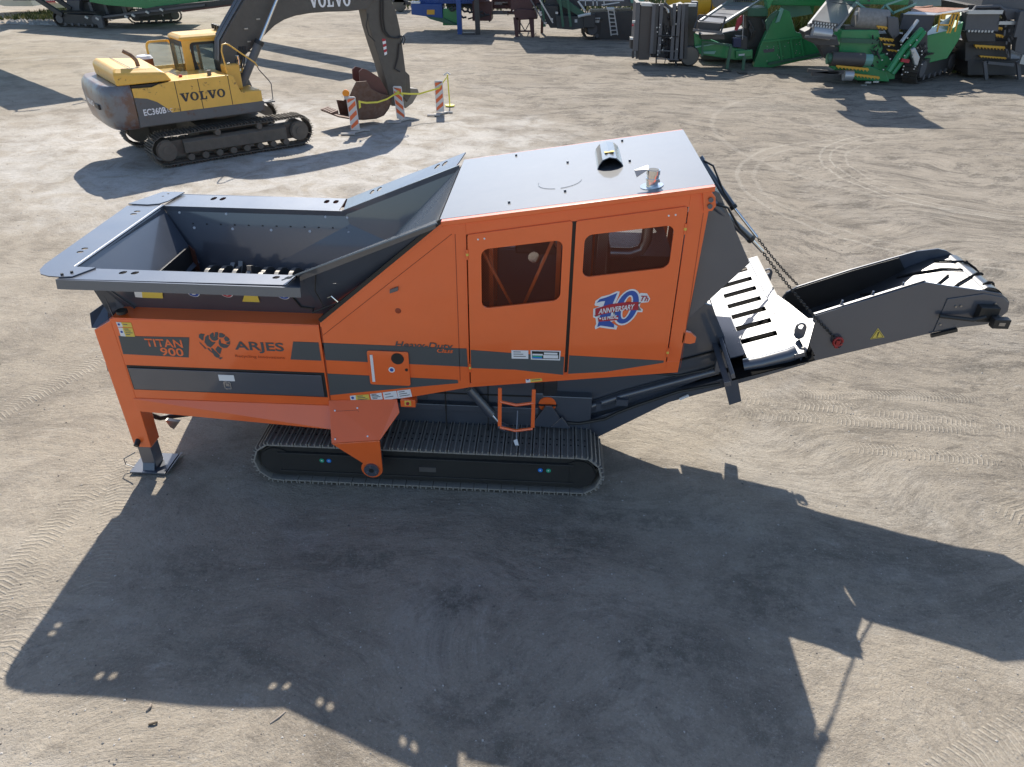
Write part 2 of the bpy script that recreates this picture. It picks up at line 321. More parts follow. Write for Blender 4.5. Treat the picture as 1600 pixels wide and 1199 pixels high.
def ground():
    xs = sorted(set([round(-12+.12*i, 3) for i in range(201)] + [-600, -300, -150, -80, -60, 60, 80, 150, 300, 600] + [-12-1.2*i for i in range(1, 38)] + [12+1.2*i for i in range(1, 38)]))
    ys = sorted(set([round(1.5+.12*i, 3) for i in range(200)] + [-200, -60, -30, -15, -8, -4, -2, 0] + [25.5+.8*i for i in range(1, 60)] + [80, 120, 200, 350, 700]))
    vs = [(x, y, gz(x, y)) for y in ys for x in xs]; nx = len(xs)
    fs = [(j*nx+i, j*nx+i+1, (j+1)*nx+i+1, (j+1)*nx+i) for j in range(len(ys)-1) for i in range(nx-1)]
    me = bpy.data.meshes.new('ground'); me.from_pydata(vs, [], fs); me.materials.append(ground_mat()); me.polygons.foreach_set('use_smooth', [True]*len(fs))
    o = bpy.data.objects.new('ground', me); COL.objects.link(o); struct(o)
    m = MB(); rng = random.Random(3)
    for i in range(9500):
        y = 1.8+(rng.random()**1.7)*26; hw = 3.0+y*.75; x = rng.uniform(-hw, hw)
        s = rng.choice((.003, .004, .004, .005, .006, .008, .010)) * (1+y*.035)*rng.uniform(.7, 1.2)
        a = rng.random()*6; z = gz(x, y)
        pts = [V((x+s*math.cos(a+k*1.57)*rng.uniform(.7, 1.3), y+s*math.sin(a+k*1.57)*rng.uniform(.7, 1.3), z+s*.2)) for k in range(4)] + [V((x, y, z+s*rng.uniform(.6, 1.0)))]
        m.mi = 0 if rng.random() < .55 else (1 if rng.random() < .6 else 2)
        m.add(pts, [(0,1,4),(1,2,4),(2,3,4),(3,0,4)])
    g = m.build('gravel', [mat('grey_stone', (.27, .25, .225), .9), mat('pale_stone', (.5, .47, .43), .9), mat('dark_stone', (.12, .11, .1), .9)])
    g['kind'] = 'stuff'; g['label'] = 'loose gravel strewn over the dusty yard'
ground()
# ================================================================== the shredder
NV, FV = 6.43, 8.45
SH = thing('mobile_shredder', 'large orange and slate grey tracked shredder with open feed hopper, standing in the foreground', 'shredder', (-1.3, 7.4, 0))
def side(pts, v=NV, t=.03): return MB().prism([(u, v, z) for u, z in pts], (0, t, 0))
def sidepx(pts, v=NV, t=.03): return MB().prism([P(x, y, v) for x, y in pts], (0, t, 0))
def ring_plate(outer, inner, v, t):
    """a plate with an opening: outer and inner loops of equal length as (u, z)"""
    n = len(outer); m = MB(); vs = [(u, v, z) for u, z in outer]+[(u, v, z) for u, z in inner]+[(u, v+t, z) for u, z in outer]+[(u, v+t, z) for u, z in inner]
    fs = []
    for i in range(n):
        j = (i+1) % n
        fs += [(i, j, n+j, n+i), (2*n+i, 3*n+i, 3*n+j, 2*n+j), (i, 2*n+i, 2*n+j, j), (n+i, n+j, 3*n+j, 3*n+i)]
    return m.add(vs, fs)
# --- lower hopper housing
hs = MB()
hs.prism([(-4.48, NV, .98), (-2.30, NV, .98), (-2.30, NV, 2.0), (-4.48, NV, 2.0)], (0, .03, 0))
hs.prism([(-4.48, FV-.03, .98), (-2.30, FV-.03, .98), (-2.30, FV-.03, 2.0), (-4.48, FV-.03, 2.0)], (0, .03, 0))
hs.prism([(-4.48, NV+.03, .98), (-4.45, NV+.03, .98), (-4.45, NV+.03, 2.0), (-4.48, NV+.03, 2.0)], (0, FV-NV-.06, 0))
hs.prism([(-4.45, NV, 2.0), (-2.30, NV, 2.0), (-2.30, NV+.21, 2.035), (-4.45, NV+.21, 2.035)], (0, 0, .012))
hs.prism([(-4.45, FV, 2.0), (-2.30, FV, 2.0), (-2.30, FV-.21, 2.035), (-4.45, FV-.21, 2.035)], (0, 0, .012))
housing = hs.build('hopper_housing', ORANGE, SH, .004)
# recessed storage flap with its black gap
side([(-4.455, 1.135), (-2.315, 1.135), (-2.315, 1.445), (-4.455, 1.445)], NV-.003, .003).build('flap_recess', BLACK, SH)
flap = side([(-4.435, 1.152), (-2.345, 1.152), (-2.345, 1.418), (-4.435, 1.418)], NV-.02, .016).build('storage_flap', GREYM, SH, .004)
latch = MB(); c = P(356, 602, NV-.02)
ol = [(c.x+a, c.z+b) for a, b in rrect(-.04, -.05, .04, .05, .02)]; il = [(c.x+a, c.z+b) for a, b in rrect(-.026, -.036, .026, .036, .012)]
ring_plate(ol, il, NV-.028, .008).build('latch_frame', CHROME, flap)
MB().prism([(c.x-.02, NV-.026, c.z-.012), (c.x+.02, NV-.026, c.z-.012), (c.x+.02, NV-.026, c.z+.026), (c.x-.02, NV-.026, c.z+.026)], (0, .005, 0)).build('latch_paddle', CHROME, flap)
MB().prism([(c.x-.08, NV-.024, c.z+.055), (c.x+.09, NV-.024, c.z+.055), (c.x+.09, NV-.024, c.z+.13), (c.x-.08, NV-.024, c.z+.13)], (0, .003, 0)).build('sticker', WHITE, flap)
# long sloping beam under the housing
bm_ = MB().loft([[(-4.49, NV+.02, 1.03), (-4.49, NV-.012, 1.02), (-4.49, 6.40, .865), (-4.49, 6.52, .865), (-4.49, 6.6, 1.03)],
                 [(-2.28, NV+.02, 1.045), (-2.28, NV-.012, 1.035), (-2.28, 6.30, .80), (-2.28, 6.5, .80), (-2.28, 6.6, 1.045)]])
bm_.build('lower_beam', ORANGE, SH, .004)
MB().box((-4.46, FV-.12, .85), (-2.28, FV, 1.0)).build('lower_beam', ORANGE, SH, .004)
# corner posts and support legs
for k, (v0, v1) in enumerate(((NV-.004, NV+.20), (FV-.2, FV+.004))):
    MB().prism([(-4.68, v0, 1.86), (-4.47, v0, 1.98), (-4.462, v0, .865), (-4.47, v0, .34), (-4.665, v0, .34), (-4.672, v0, .9)], (0, v1-v0, 0)).build('corner_post', ORANGE, SH, .005)
    MB().box((-4.645, v0+.015, .03), (-4.49, v1-.015, .36)).build('leg', GREY, SH, .004)
    f = MB().box((-4.78, v0-.07, .0), (-4.36, v1+.1, .022)); f.prism([(-4.36, v0-.07, 0.0), (-4.36, v1+.1, 0), (-4.32, v1+.1, .05), (-4.32, v0-.07, .05)], (.012, 0, 0))
    f.prism([(-4.64, v0-.03, .022), (-4.5, v0-.03, .022), (-4.5, v0+.014, .1), (-4.64, v0+.014, .1)], (0, .006, 0))
    f.build('foot_pad', GREY, SH, .004)
    MB().tube([(-4.77, v0+.02, .02), (-4.86, v0+.02, .06), (-4.86, v0+.02, .14), (-4.70, v0+.02, .24)], .007, 6).build('pad_handle', GREY, SH)
    MB().cyl((-4.60, v0-.06, .40), (-4.60, v0+.02, .44), .03, n=12).build('locking_pin', BLACK, SH, smooth=True)
# grey end plate by the hopper corner
ep = MB(); ep.prism([P(140, 490, 6.6), P(167, 471, 6.75), P(171, 513, 6.5), P(143, 513, 6.5)], (0, .05, -.0)); ep.build('end_gusset', GREY, SH, .003)
MB().prism([P(160, 545, 6.6), P(166, 560, 6.6), P(174, 582, 6.6), P(168, 580, 6.6)], (0, .3, 0)).build('side_bracket', GREY, SH)
# drain chute and hoses seen under the beam
MB().box((-4.42, 7.0, .70), (-2.6, 8.1, 1.02)).build('underfloor_box', GREYM, SH, .01)
MB().prism([P(258, 657, 6.75), P(280, 660, 6.75), P(272, 671, 6.75), P(266, 668, 6.75)], (0, .05, .0)).build('drain_plate', WEAR, SH)
ho = MB()
for k in range(4): ho.tube([P(236+k*2, 647+k*2, 6.8), P(250, 652+k, 6.85), P(262, 650+k, 6.9), P(300, 648, 7.0)], .018, 6)
ho.build('hose', BLACK, SH, smooth=True)
# --- hopper rim and walls
ZR = 2.56
def flat(pts, z=ZR, t=.012): return MB().prism([(u, v, z) for u, v in pts], (0, 0, t))
rim_n = MB()
def slotted(p00, p10, p11, p01, slots, t=.012, m=None):
    """plate given by four corners with rows of lens-shaped slots cut out of it (s0,s1,w0,w1)"""
    m = m or MB(); p00, p10, p11, p01 = map(Vector, (p00, p10, p11, p01))
    def at(s, w): return (p00*(1-s)+p10*s)*(1-w)+(p01*(1-s)+p11*s)*w
    n = (p10-p00).cross(p01-p00).normalized()*t
    if n.z < 0: n = -n
    ss = sorted({0.0, 1.0, *[a for sl in slots for a in sl[:2]]})
    for a, b in zip(ss, ss[1:]):
        sl = [q for q in slots if abs(q[0]-a) < 1e-6 and abs(q[1]-b) < 1e-6]
        if not sl: m.prism([at(a, 0), at(b, 0), at(b, 1), at(a, 1)], n)
        else:
            w0, w1 = sl[0][2:]; e = (b-a)*.25
            m.prism([at(a, 0), at(b, 0), at(b, w0+(w1-w0)*.3), at(b-e, w0), at(a+e, w0), at(a, w0+(w1-w0)*.3)], n)
            m.prism([at(a, w0+(w1-w0)*.3), at(a, w1-(w1-w0)*.3), at(a+e, w1), at(b-e, w1), at(b, w1-(w1-w0)*.3), at(b, 1), at(a, 1)], n)
            # keep the two halves apart: the opening is left between w0 and w1
    return m
# near rim: flange, lip
def slotpair(s, g, w): return [(s-g-w, s-g, .58, .86), (s+g, s+g+w, .58, .86)]
L_ = -2.47+4.66
sn = [q for c0 in (-4.085, -2.58) for q in slotpair((c0+4.66)/L_, .012, .03)]
rn = slotted((-4.66, 6.13, ZR), (-2.46, 6.165, ZR), (-2.43, 6.39, ZR), (-4.62, 6.39, ZR), sn)
rn.hexa([(-4.67, 6.10, 2.477), (-2.31, 6.10, 2.477), (-2.31, 6.115, 2.477), (-4.67, 6.115, 2.477), (-4.67, 6.118, 2.568), (-2.31, 6.118, 2.568), (-2.31, 6.133, 2.568), (-4.67, 6.133, 2.568)]); rn.prism([(-2.46, 6.132, ZR), (-2.31, 6.132, ZR), (-2.40, 6.39, ZR)], (0, 0, .012))
rn.build('near_rim', GREY, SH)
rl = flat([(-4.615, 6.39), (-4.612, 6.60), (-4.963, 6.60), (-4.955, 6.42), (-4.925, 6.29), (-4.86, 6.20), (-4.76, 6.16), (-4.63, 6.15), (-4.53, 6.17), (-4.42, 6.385)], ZR+.0135, .012)
rl.prism([(-4.605, 8.05, ZR+.0135), (-4.60, 8.24, ZR+.0135), (-4.86, 8.30, ZR+.0135), (-5.02, 8.16, ZR+.0135), (-5.014, 8.05, ZR+.0135)], (0, 0, .012))
_c1, _c2 = [(G(*q, ZR).y-6.60)/1.45 for q in ((134, 395), (216, 336))]
slotted((-4.963, 6.60, ZR+.0135), (-5.014, 8.05, ZR+.0135), (-4.605, 8.05, ZR+.0135), (-4.612, 6.60, ZR+.0135), [q for c0 in (_c1, _c2) for q in ((c0-.05, c0-.012, .42, .60), (c0+.012, c0+.05, .42, .60))], m=rl)
rim_left = rl.build('left_rim', GREY, SH)
flat([(-5.02, 8.20), (-4.82, 8.67), (-4.55, 8.68), (-4.60, 8.34), (-4.66, 8.235), (-4.78, 8.19)], ZR+.027, .012).build('corner_plate', GREY, SH)
for u, v in ((-4.64, 6.19), (-4.58, 6.25), (-4.72, 8.60), (-4.74, 8.50)): MB().cyl((u, v, ZR+.025), (u, v, ZR+.041), .014, n=6).build('bolt', BLACK, SH)
sf = [q for c0 in (-4.08, -2.66) for q in slotpair((c0+4.62)/2.12, .012, .03)]
rf = slotted((-4.62, 8.24, ZR), (-2.50, 8.24, ZR), (-2.52, 8.68, ZR), (-4.60, 8.66, ZR), sf)
rf.box((-4.6, 8.68, 2.46), (-2.5, 8.692, 2.57)); rf.build('far_rim', GREY, SH)
# rising rims along the shoulder
A0, A1 = V((-2.44, 8.24, ZR)), V((-1.10, 8.24, 3.10)); B0, B1 = V((-2.50, 8.69, ZR)), V((-1.02, 8.66, 3.17))
r2 = slotted(A0, A1, B1, B0, slotpair(.26, .012, .04)+slotpair(.82, .012, .04)); r2.build('far_rising_rim', GREY, SH)
C0, C1 = V((-2.43, 6.39, ZR+.01)), V((-1.06, 6.39, 3.15)); D0, D1 = V((-2.50, 6.18, ZR+.045)), V((-1.0, 6.20, 3.205))
r3 = slotted(D0, D1, C1, C0, slotpair(.22, .012, .04)+slotpair(.72, .012, .04)); r3.build('near_rising_rim', GREY, SH)
hw = MB()
hw.prism([(-4.62, 6.404, 2.555), (-2.40, 6.404, 2.555), (-2.26, 6.624, 2.04), (-4.40, 6.624, 2.04)], (0, .012, 0))
near_wall = hw.build('near_hopper_wall', GREYM, SH, .002)
hw = MB()
hw.prism([(-2.43, 6.40, 2.565), (-1.07, 6.40, 3.14), (-1.02, 6.44, 3.11), (-2.28, 6.615, 2.045)], (0.004, .012, 0))
hw.prism([(-4.64, 6.385, 2.50), (-2.42, 6.385, 2.50), (-2.42, 6.385, 2.565), (-4.64, 6.385, 2.565)], (0, .02, 0)); hw.prism([(-2.44, 6.385, 2.50), (-1.05, 6.385, 3.09), (-1.05, 6.385, 3.16), (-2.44, 6.385, 2.575)], (0, .02, 0))
sw = hw.build('near_shoulder_wall', GREYM, SH)
MB().bar((-2.275, 6.445, 2.045), (-1.0, 6.445, 3.13), .03, .07).build('seal_strip', BLACK, SH)
fw = MB()
fw.prism([(-4.60, 8.235, 2.555), (-2.44, 8.235, 2.555), (-1.10, 8.235, 3.10), (-1.3, 8.08, 2.2), (-1.9, 7.98, 1.5), (-4.45, 7.98, 1.5)], (0, .012, 0))
fw.prism([(-4.64, 8.225, 2.50), (-2.42, 8.225, 2.50), (-2.42, 8.225, 2.575), (-4.64, 8.225, 2.575)], (0, .02, 0)); fw.prism([(-2.46, 8.228, 2.50), (-1.05, 8.228, 3.07), (-1.05, 8.228, 3.15), (-2.46, 8.228, 2.575)], (0, .02, 0))
far_wall = fw.build('far_hopper_wall', GREYM, SH)
MB().prism([(-4.632, 6.42, 2.57), (-4.632, 8.23, 2.57), (-4.22, 8.02, 1.95), (-4.22, 6.62, 1.95)], (-.012, 0, 0)).prism([(-4.465, 6.5, 1.9), (-4.465, 8.2, 1.9), (-4.60, 8.2, 2.55), (-4.625, 6.42, 2.55), (-4.50, 6.5, 2.2)], (-.01, 0, 0)).prism([(-4.60, 6.41, 2.55), (-4.40, 6.62, 2.04), (-4.40, 6.62, 1.9), (-4.48, 6.5, 1.9)], (0, .01, 0)).build('left_hopper_wall', GREYM, SH)  # outer skirt and corner strip added to close light leaks
MB().tube([(-4.645, 6.40, 2.575), (-4.635, 8.235, 2.575)], .012, 8).build('rolled_edge', GREYM, SH, smooth=True)
MB().prism([(-1.04, 6.42, 3.13), (-1.04, 8.24, 3.13), (-2.05, 8.10, 2.12), (-2.25, 6.62, 2.02)], (.01, 0, -.012)).build('front_hopper_wall', GREYM, SH)
# inner cutter box, floor and the two toothed shafts
ib = MB(); _pf = P(293, 385, 7.93); _pn = P(238, 424, 7.0); ib.prism([(_pn.x, 6.64, _pn.z-.05), (_pf.x, 7.94, _pf.z), (_pf.x+.02, 7.94, 1.3), (_pn.x, 6.64, 1.3)], (.02, 0, 0)); ib.build('cutter_box_end', BLACK, SH)
MB().prism([(_pf.x+.01, 7.95, _pf.z+.01), (_pf.x+.07, 7.95, _pf.z-.06), (_pf.x+.09, 7.95, 1.3), (_pf.x+.03, 7.95, 1.3)], (0, -.02, 0)).build('cutter_box_edge', mat('dark_rust_edge', (.09, .03, .018), .6), SH)
MB().box((-4.4, 6.5, 1.1), (-1.7, 8.2, 1.16)).build('cutter_floor', BLACK, SH)
MB().prism([(-4.3, 6.63, 1.2), (-1.9, 6.63, 1.2), (-1.9, 6.63, 2.04), (-4.3, 6.63, 2.04)], (0, .02, 0)).build('cutter_box_side', BLACK, SH)
for vv, ph in ((7.70, .3), (7.05, 1.1)):
    shaft = MB().cyl((-4.05, vv, 1.68), (-1.9, vv, 1.68), .16, n=20).build('shredding_shaft', BLACK, SH, smooth=True)
    for k in range(13):
        u = -3.98+k*.165; m = MB(); a = ph+k*.42
        r = .385
        m.cyl((u, vv, 1.68), (u+.05, vv, 1.68), .36, n=18)
        for h in range(2):
            t = a+PI*h
            def pt(rad, tt): return (u, vv+rad*math.cos(tt), 1.68+rad*math.sin(tt))
            m.prism([pt(.12, t-.7), pt(.30, t-.55), pt(r, t-.10), pt(r+.03, t+.12), pt(r-.06, t+.20), pt(.24, t+.5), pt(.12, t+.8)], (.055, 0, 0))
        m.build('cutter', WEAR, shaft, .004)
# bolts on the far wall
fb = MB(); fd = MB()
for u in [-4.43, -3.86, -2.66, -2.40]: fb.cyl((u, 8.232, 2.50), (u, 8.215, 2.50), .014, n=8)
for k in range(5): fb.cyl((-4.27+k*.47, 8.20, 2.33), (-4.27+k*.47, 8.175, 2.33), .016, n=8)
for k in range(12): fd.cyl((-4.28+k*.17, 8.205, 2.37), (-4.28+k*.17, 8.19, 2.37), .022, .014, n=8)
fb.build('wall_bolt', WHITE, far_wall); fd.build('wall_plug', BLACK, far_wall)
# warning stickers on the near wall, just under the lip
WN = V((0, -.92, -.393)).normalized()
def wallpt(x, y):
    return PN(x, y, WN, V((-3, 6.395, 2.55)))
def wsticker(pxs, m_, name='warning_sticker'):
    return MB().prism([wallpt(*q)-V((0, .004, 0)) for q in pxs], (0, -.0025, 0)).build(name, m_, near_wall)
wsticker([(210, 456), (222, 456), (223, 465), (212, 464)], WHITE); wsticker([(222, 456), (254, 457), (255, 466), (223, 465)], YEL)
for x, y, m_, m2 in ((302, 457, BLUE, WHITE), (354, 458, REDP, WHITE), (443, 461, BLUE, WHITE)):
    cpt = wallpt(x, y)
    for k, (r, mm) in enumerate(((.062, m2), (.055, m_), (.028, m2))):
        MB().cyl(cpt+WN*(.004+k*.0015), cpt+WN*(.0055+k*.0015), r, n=20).build('round_sign', mm, near_wall)
wsticker([(385, 452), (400, 453), (406, 472), (379, 471)], YEL)
hz = MB(); hz.tube([wallpt(457, 464), wallpt(470, 480), wallpt(490, 483), (-2.35, 6.45, 2.14), (-2.15, 6.42, 2.24), (-2.05, 6.43, 2.28)], .009, 6); hz.tube([(-2.24, 6.40, 2.60), (-2.28, 6.42, 2.4), (-2.22, 6.45, 2.2)], .006, 6)
hz.build('cable', BLACK, SH, smooth=True)
MB().tube([P(512, 466, 6.45), P(518, 463, 6.43), P(528, 472, 6.43)], .008, 6).build('grab_handle', CHROME, SH)
fc = G(191, 489, 2.05); MB().cyl(fc, fc+V((0, 0, .03)), .055, n=18).build('filler_cap', BLACK, SH, smooth=True)
# --- engine house: near side built of panels round two door openings
zt = lambda u: 3.14+.162*(u+1.0)            # top edge of the house
zb = lambda u: 1.34+.1315*(u+.77)           # underside of the door zone
body = MB()
body.prism([(u, NV, z) for u, z in [(-2.30, 1.04), (-1.45, 1.17), (-.775, 1.335), (-.775, zt(-.775)-.012), (-1.0, 3.128), (-2.285, 2.035)]], (0, .03, 0))
body.prism([(u, NV, z) for u, z in [(-.775, 1.335), (1.36, 1.615), (1.365, 1.76), (-.775, 1.385)]], (0, .03, 0))
body.prism([(u, NV, z) for u, z in [(1.235, 1.737), (1.365, 1.76), (1.42, zt(1.42)-.012), (1.235, zt(1.235)-.012)]], (0, .03, 0))
body.prism([(u, NV, z) for u, z in [(-.775, 3.02), (1.235, 3.345), (1.235, zt(1.235)-.012), (-.775, zt(-.775)-.012)]], (0, .03, 0))
house = body.build('near_side_panel', ORANGE, SH, .003)
dg_ = MB(); dg_.box((.196, NV+.012, 1.50), (.248, NV+.05, 3.2)); dg_.build('door_post', BLACK, SH)
# far side, ends and floor close the house
fs_ = MB()
W1 = [(a, b) for a, b in rrect(-.62, 2.32, .12, 2.92, .07)]; W2 = [(a, b) for a, b in rrect(.32, 2.62, 1.12, 3.12, .07)]
def outer_for(inner, x0, z0, x1, z1):
    cx = (x0+x1)/2; cz = (z0+z1)/2; out = []
    for u, z in inner:
        # push each inner vertex out onto the rectangle
        dx, dz = u-sum(p[0] for p in inner)/len(inner), z-sum(p[1] for p in inner)/len(inner)
        out.append((x1 if dx > 0 else x0, z1 if dz > 0 else z0))
    n = len(inner)//4
    return out
for (x0, x1, wn) in ((-.775, .22, W1), (.22, 1.40, W2)):
    z0 = 1.5; z1 = zt(x0)-.02
    n = ring_plate(outer_for(wn, x0, z0, x1, z1), wn, FV-.03, .03); n.build('far_side_panel', ORANGE, SH)
fs_.prism([(u, FV-.03, z) for u, z in [(-2.30, 1.04), (-.775, 1.335), (-.775, 3.1), (-1.0, 3.128), (-2.285, 2.035)]], (0, .03, 0))
fs_.prism([(u, FV-.03, z) for u, z in [(-.775, 1.335), (1.40, 1.60), (1.40, 1.5), (-.775, 1.5)]], (0, .03, 0))
fs_.prism([(u, FV-.03, z) for u, z in [(.22, zt(-.775)-.03), (1.40, zt(.22)-.03), (1.42, zt(1.42)-.012), (.22, zt(.22)-.012)]], (0, .03, 0))
fs_.build('far_side_frame', ORANGE, SH)
MB().prism([(-1.02, NV+.03, 3.1), (-1.0, NV+.03, 3.1), (-1.7, NV+.03, 1.2), (-1.72, NV+.03, 1.2)], (0, FV-NV-.06, 0)).build('bulkhead', BLACK, SH)
MB().prism([(-2.28, NV+.03, 1.06), (-.775, NV+.03, 1.345), (1.36, NV+.03, 1.625), (1.36, NV+.03, 1.645), (-.775, NV+.03, 1.365), (-2.28, NV+.03, 1.08)], (0, FV-NV-.06, 0)).build('house_floor', BLACK, SH)
ROOFM = mat('slate_roof_paint', (0.055, 0.064, 0.078), .52, coat=1.0, crough=.05, var=.04, dust=.06, spec=.36, rvar=.04)
# roof: one dark sheet with a turned-down edge, bright orange edge below it
MB().prism([(-1.02, NV+.022, 3.142), (1.435, NV+.022, 3.537), (1.435, NV+.022, 3.549), (-1.02, NV+.022, 3.154)], (0, FV-NV-.03, 0)).build('roof_sheet', ROOFM, SH, .003)
ed = MB().prism([(-1.0, NV-.045, zt(-1.0)-.03), (1.43, NV-.045, zt(1.43)-.03), (1.43, NV-.045, zt(1.43)+.016), (-1.0, NV-.045, zt(-1.0)+.016)], (0, .065, 0))
ed.build('roof_edge', ORANGE, SH, .006, seg=3); ed = MB().prism([(-1.0, FV-.01, zt(-1.0)-.035), (1.43, FV-.01, zt(1.43)-.035), (1.43, FV-.01, zt(1.43)+.012), (-1.0, FV-.01, zt(-1.0)+.012)], (0, .03, 0))
ed.build('roof_edge', ORANGE, SH, .006, seg=3)
rn_ = V((-.162, 0, 1)).normalized(); rd = V((1, 0, .162)).normalized()
def roofpt(u, v, h=0): return V((u, v, 3.157+.162*(u+1.0)))+rn_*h
rb = MB()
for u, v in ((.16, 7.74), (.13, 6.79), (-.39, 6.67), (-.41, 8.30), (.76, 8.30), (.78, 7.49), (.98, 6.72), (.90, 6.86)): rb.cyl(roofpt(u, v), roofpt(u, v, .018), .014, n=6)
rb.build('roof_bolt', GREY, SH)
ad = MB()
for a0, a1 in ((2.9, 4.5), (4.75, 6.2)):
    pts = [roofpt(.08+.21*math.cos(a0+(a1-a0)*k/10), 7.11+.21*math.sin(a0+(a1-a0)*k/10), .003) for k in range(11)]
    ad.tube(pts, .002, 4)
ad.build('hatch_seam', GREYM, SH)
# air outlet cowl
cw = MB(); prof = [(-.13, 0), (-.115, .035), (-.07, .085), (0, .105), (.07, .085), (.115, .035), (.13, 0)]
cr = [[roofpt(.58, 7.36+.66*s)+rd*a+rn_*(b*(1-.1*s)) for a, b in prof] for s in (0, 1)]
cr2 = [[roofpt(.58, 7.36+.66*s)+rd*a*.92+rn_*(b*.9*(1-.1*s)) for a, b in prof] for s in (0, 1)]
n = len(prof)
for s_, r_ in ((0, cr), (1, cr2)):
    cw.add(r_[0]+r_[1], [(i, i+1, n+i+1, n+i) for i in range(n-1)])
cw.add(cr[0]+cr2[0], [(i, i+1, n+i+1, n+i) for i in range(n-1)]); cw.add(cr[1], [list(range(n))])
cowl = cw.build('air_cowl', GREY, SH, smooth=False)
MB().add(cr2[1], [list(range(n))]).build('cowl_mouth', BLACK, cowl)
q0 = roofpt(.59, 7.52)+rn_*.108; MB().prism([q0-rd*.05, q0+rd*.05, q0+rd*.05+V((0, .12, -.018)), q0-rd*.05+V((0, .12, -.018))], rn_*.002).build('sticker', YEL, cowl)
# exhaust with rain flap
ex = roofpt(.91, 6.62); ev = V((0, 0, 1))
ep_ = MB().cyl(ex, ex+ev*.135, .055, n=24).cyl(ex+ev*.055, ex+ev*.075, .062, n=24); exh = ep_.build('exhaust_stack', CHROME, SH, smooth=True)
MB().cyl(ex+ev*.11, ex+ev*.15, .062, .060, n=24).build('exhaust_collar', CHROME, exh, smooth=True)
MB().cyl(ex+ev*.148, ex+ev*.152, .05, n=24).build('exhaust_mouth', BLACK, exh)
MB().prism([ex+ev*.11+V((-.17, .02, .02)), ex+ev*.11+V((-.05, .05, .06)), ex+ev*.11+V((-.05, -.04, .05)), ex+ev*.11+V((-.15, -.05, -.02))], (0, 0, .004)).build('rain_flap', STEEL, exh)
MB().cyl(roofpt(.91, 6.62, -.005), roofpt(.91, 6.62, .006), .105, n=28).build('exhaust_collar_plate', CHROME, exh)
# --- doors
def door(x0, x1, win, hinge_left, stripe):
    z0a, z0b = 1.34+.1315*(x0+.77)+.052, 1.34+.1315*(x1+.77)+.052; za, zb_ = zt(x0)-.148, zt(x1)-.148
    out = []
    cu = sum(p[0] for p in win)/len(win); cz = sum(p[1] for p in win)/len(win)
    n = len(win)//4
    cor = [(x1, zb_), (x0, za), (x0, z0a), (x1, z0b)]; r = .025; k = 0
    for q in range(4):
        cx, cz_ = cor[q]; sx = -1 if cx == x1 else 1; sz = -1 if q < 2 else 1
        for j in range(n):
            t = math.radians(q*90+90*j/(n-1)); out.append((cx+sx*r+r*math.cos(t), cz_+sz*r+r*math.sin(t)))
    d = ring_plate(out, win, NV-.018, .028).build('door', ORANGE, SH, .003)
    pts = [(u+(u-cu)*.06, NV+.012, z+(z-cz)*.06) for u, z in win]
    MB().add(pts, [list(range(len(pts)))]).build('perforated_window', MESHM, d)
    hx = x0-.004 if hinge_left else x1+.004
    for fz in (.12, .88):
        zz = (z0a if hinge_left else z0b)*(1-fz)+(za if hinge_left else zb_)*fz
        MB().cyl((hx, NV-.02, zz-.05), (hx, NV-.02, zz+.05), .012, n=8).build('hinge', ORANGE, d); MB().cyl((hx, NV-.02, zz-.012), (hx, NV-.02, zz+.012), .0135, n=8).build('hinge_pin', YEL, d)
    rv = MB()
    for a in (.10, .16) if hinge_left else (-.10, -.16): rv.cyl(((x0 if hinge_left else x1)+a, NV-.018, (za if hinge_left else zb_)-.06+a*.16), ((x0 if hinge_left else x1)+a, NV-.022, (za if hinge_left else zb_)-.06+a*.16), .009, n=8)
    rv.build('rivet', WHITE, d)
    sidepx_ = MB().prism([(u, NV-.0205, z) for u, z in stripe], (0, .002, 0)).build('stripe', DECAL, d)
    return d
def skewrr(p00, p10, p11, p01, r):
    w = p10[0]-p00[0]; h = p01[1]-p00[1]; base = rrect(0, 0, 1, 1, .5, 5); out = []
    for (a, b), (qa, qb) in zip(rrect(0, 0, w, h, r, 5), base):
        s, t = a/w, b/h
        out.append((p00[0]*(1-s)*(1-t)+p10[0]*s*(1-t)+p11[0]*s*t+p01[0]*(1-s)*t, p00[1]*(1-s)*(1-t)+p10[1]*s*(1-t)+p11[1]*s*t+p01[1]*(1-s)*t))
    return out
dl = door(-.762, .205, skewrr((-.635, 2.27), (.125, 2.39), (.125, 3.005), (-.635, 2.885), .07), True, [(-.755, 1.585), (-.30, 1.585), (.0, 1.56), (.197, 1.545), (.197, 1.76), (-.755, 1.80)])
dr = door(.238, 1.222, skewrr((.325, 2.635), (1.125, 2.765), (1.125, 3.18), (.325, 3.055), .07), False, [(.246, 1.56), (.62, 1.60), (1.20, 1.735), (1.20, 1.76), (.246, 1.78)])
# --- things behind the perforated windows
MB().box((-.55, 7.3, 1.65), (.35, 8.1, 2.55)).build('engine_block', GREYM, SH, .02)
MB().box((-.35, 7.15, 2.55), (.1, 7.6, 2.75)).build('engine_cover', BLACK, SH, .02)
br = MB(); br.bar((-.66, 6.75, 2.75), (-.28, 6.75, 2.0), .025); br.bar((-.30, 6.75, 2.0), (.12, 6.75, 3.1), .03); br.bar((-.58, 6.9, 1.5), (-.58, 6.9, 3.1), .045); br.bar((.10, 6.9, 1.6), (.10, 6.9, 3.1), .045); br.build('engine_brace', ORANGE, SH)
MB().tube([(.62, 7.0, 2.66), (.82, 7.0, 2.66), (.93, 7.0, 2.70), (.97, 7.0, 2.80), (.97, 7.0, 3.2)], .055, 12).build('air_pipe', STEEL, SH, smooth=True)
MB().box((.34, 7.1, 2.2), (.44, 7.5, 3.05)).box((.49, 7.1, 2.2), (.60, 7.5, 3.1)).build('silver_tank', STEEL, SH, .01)
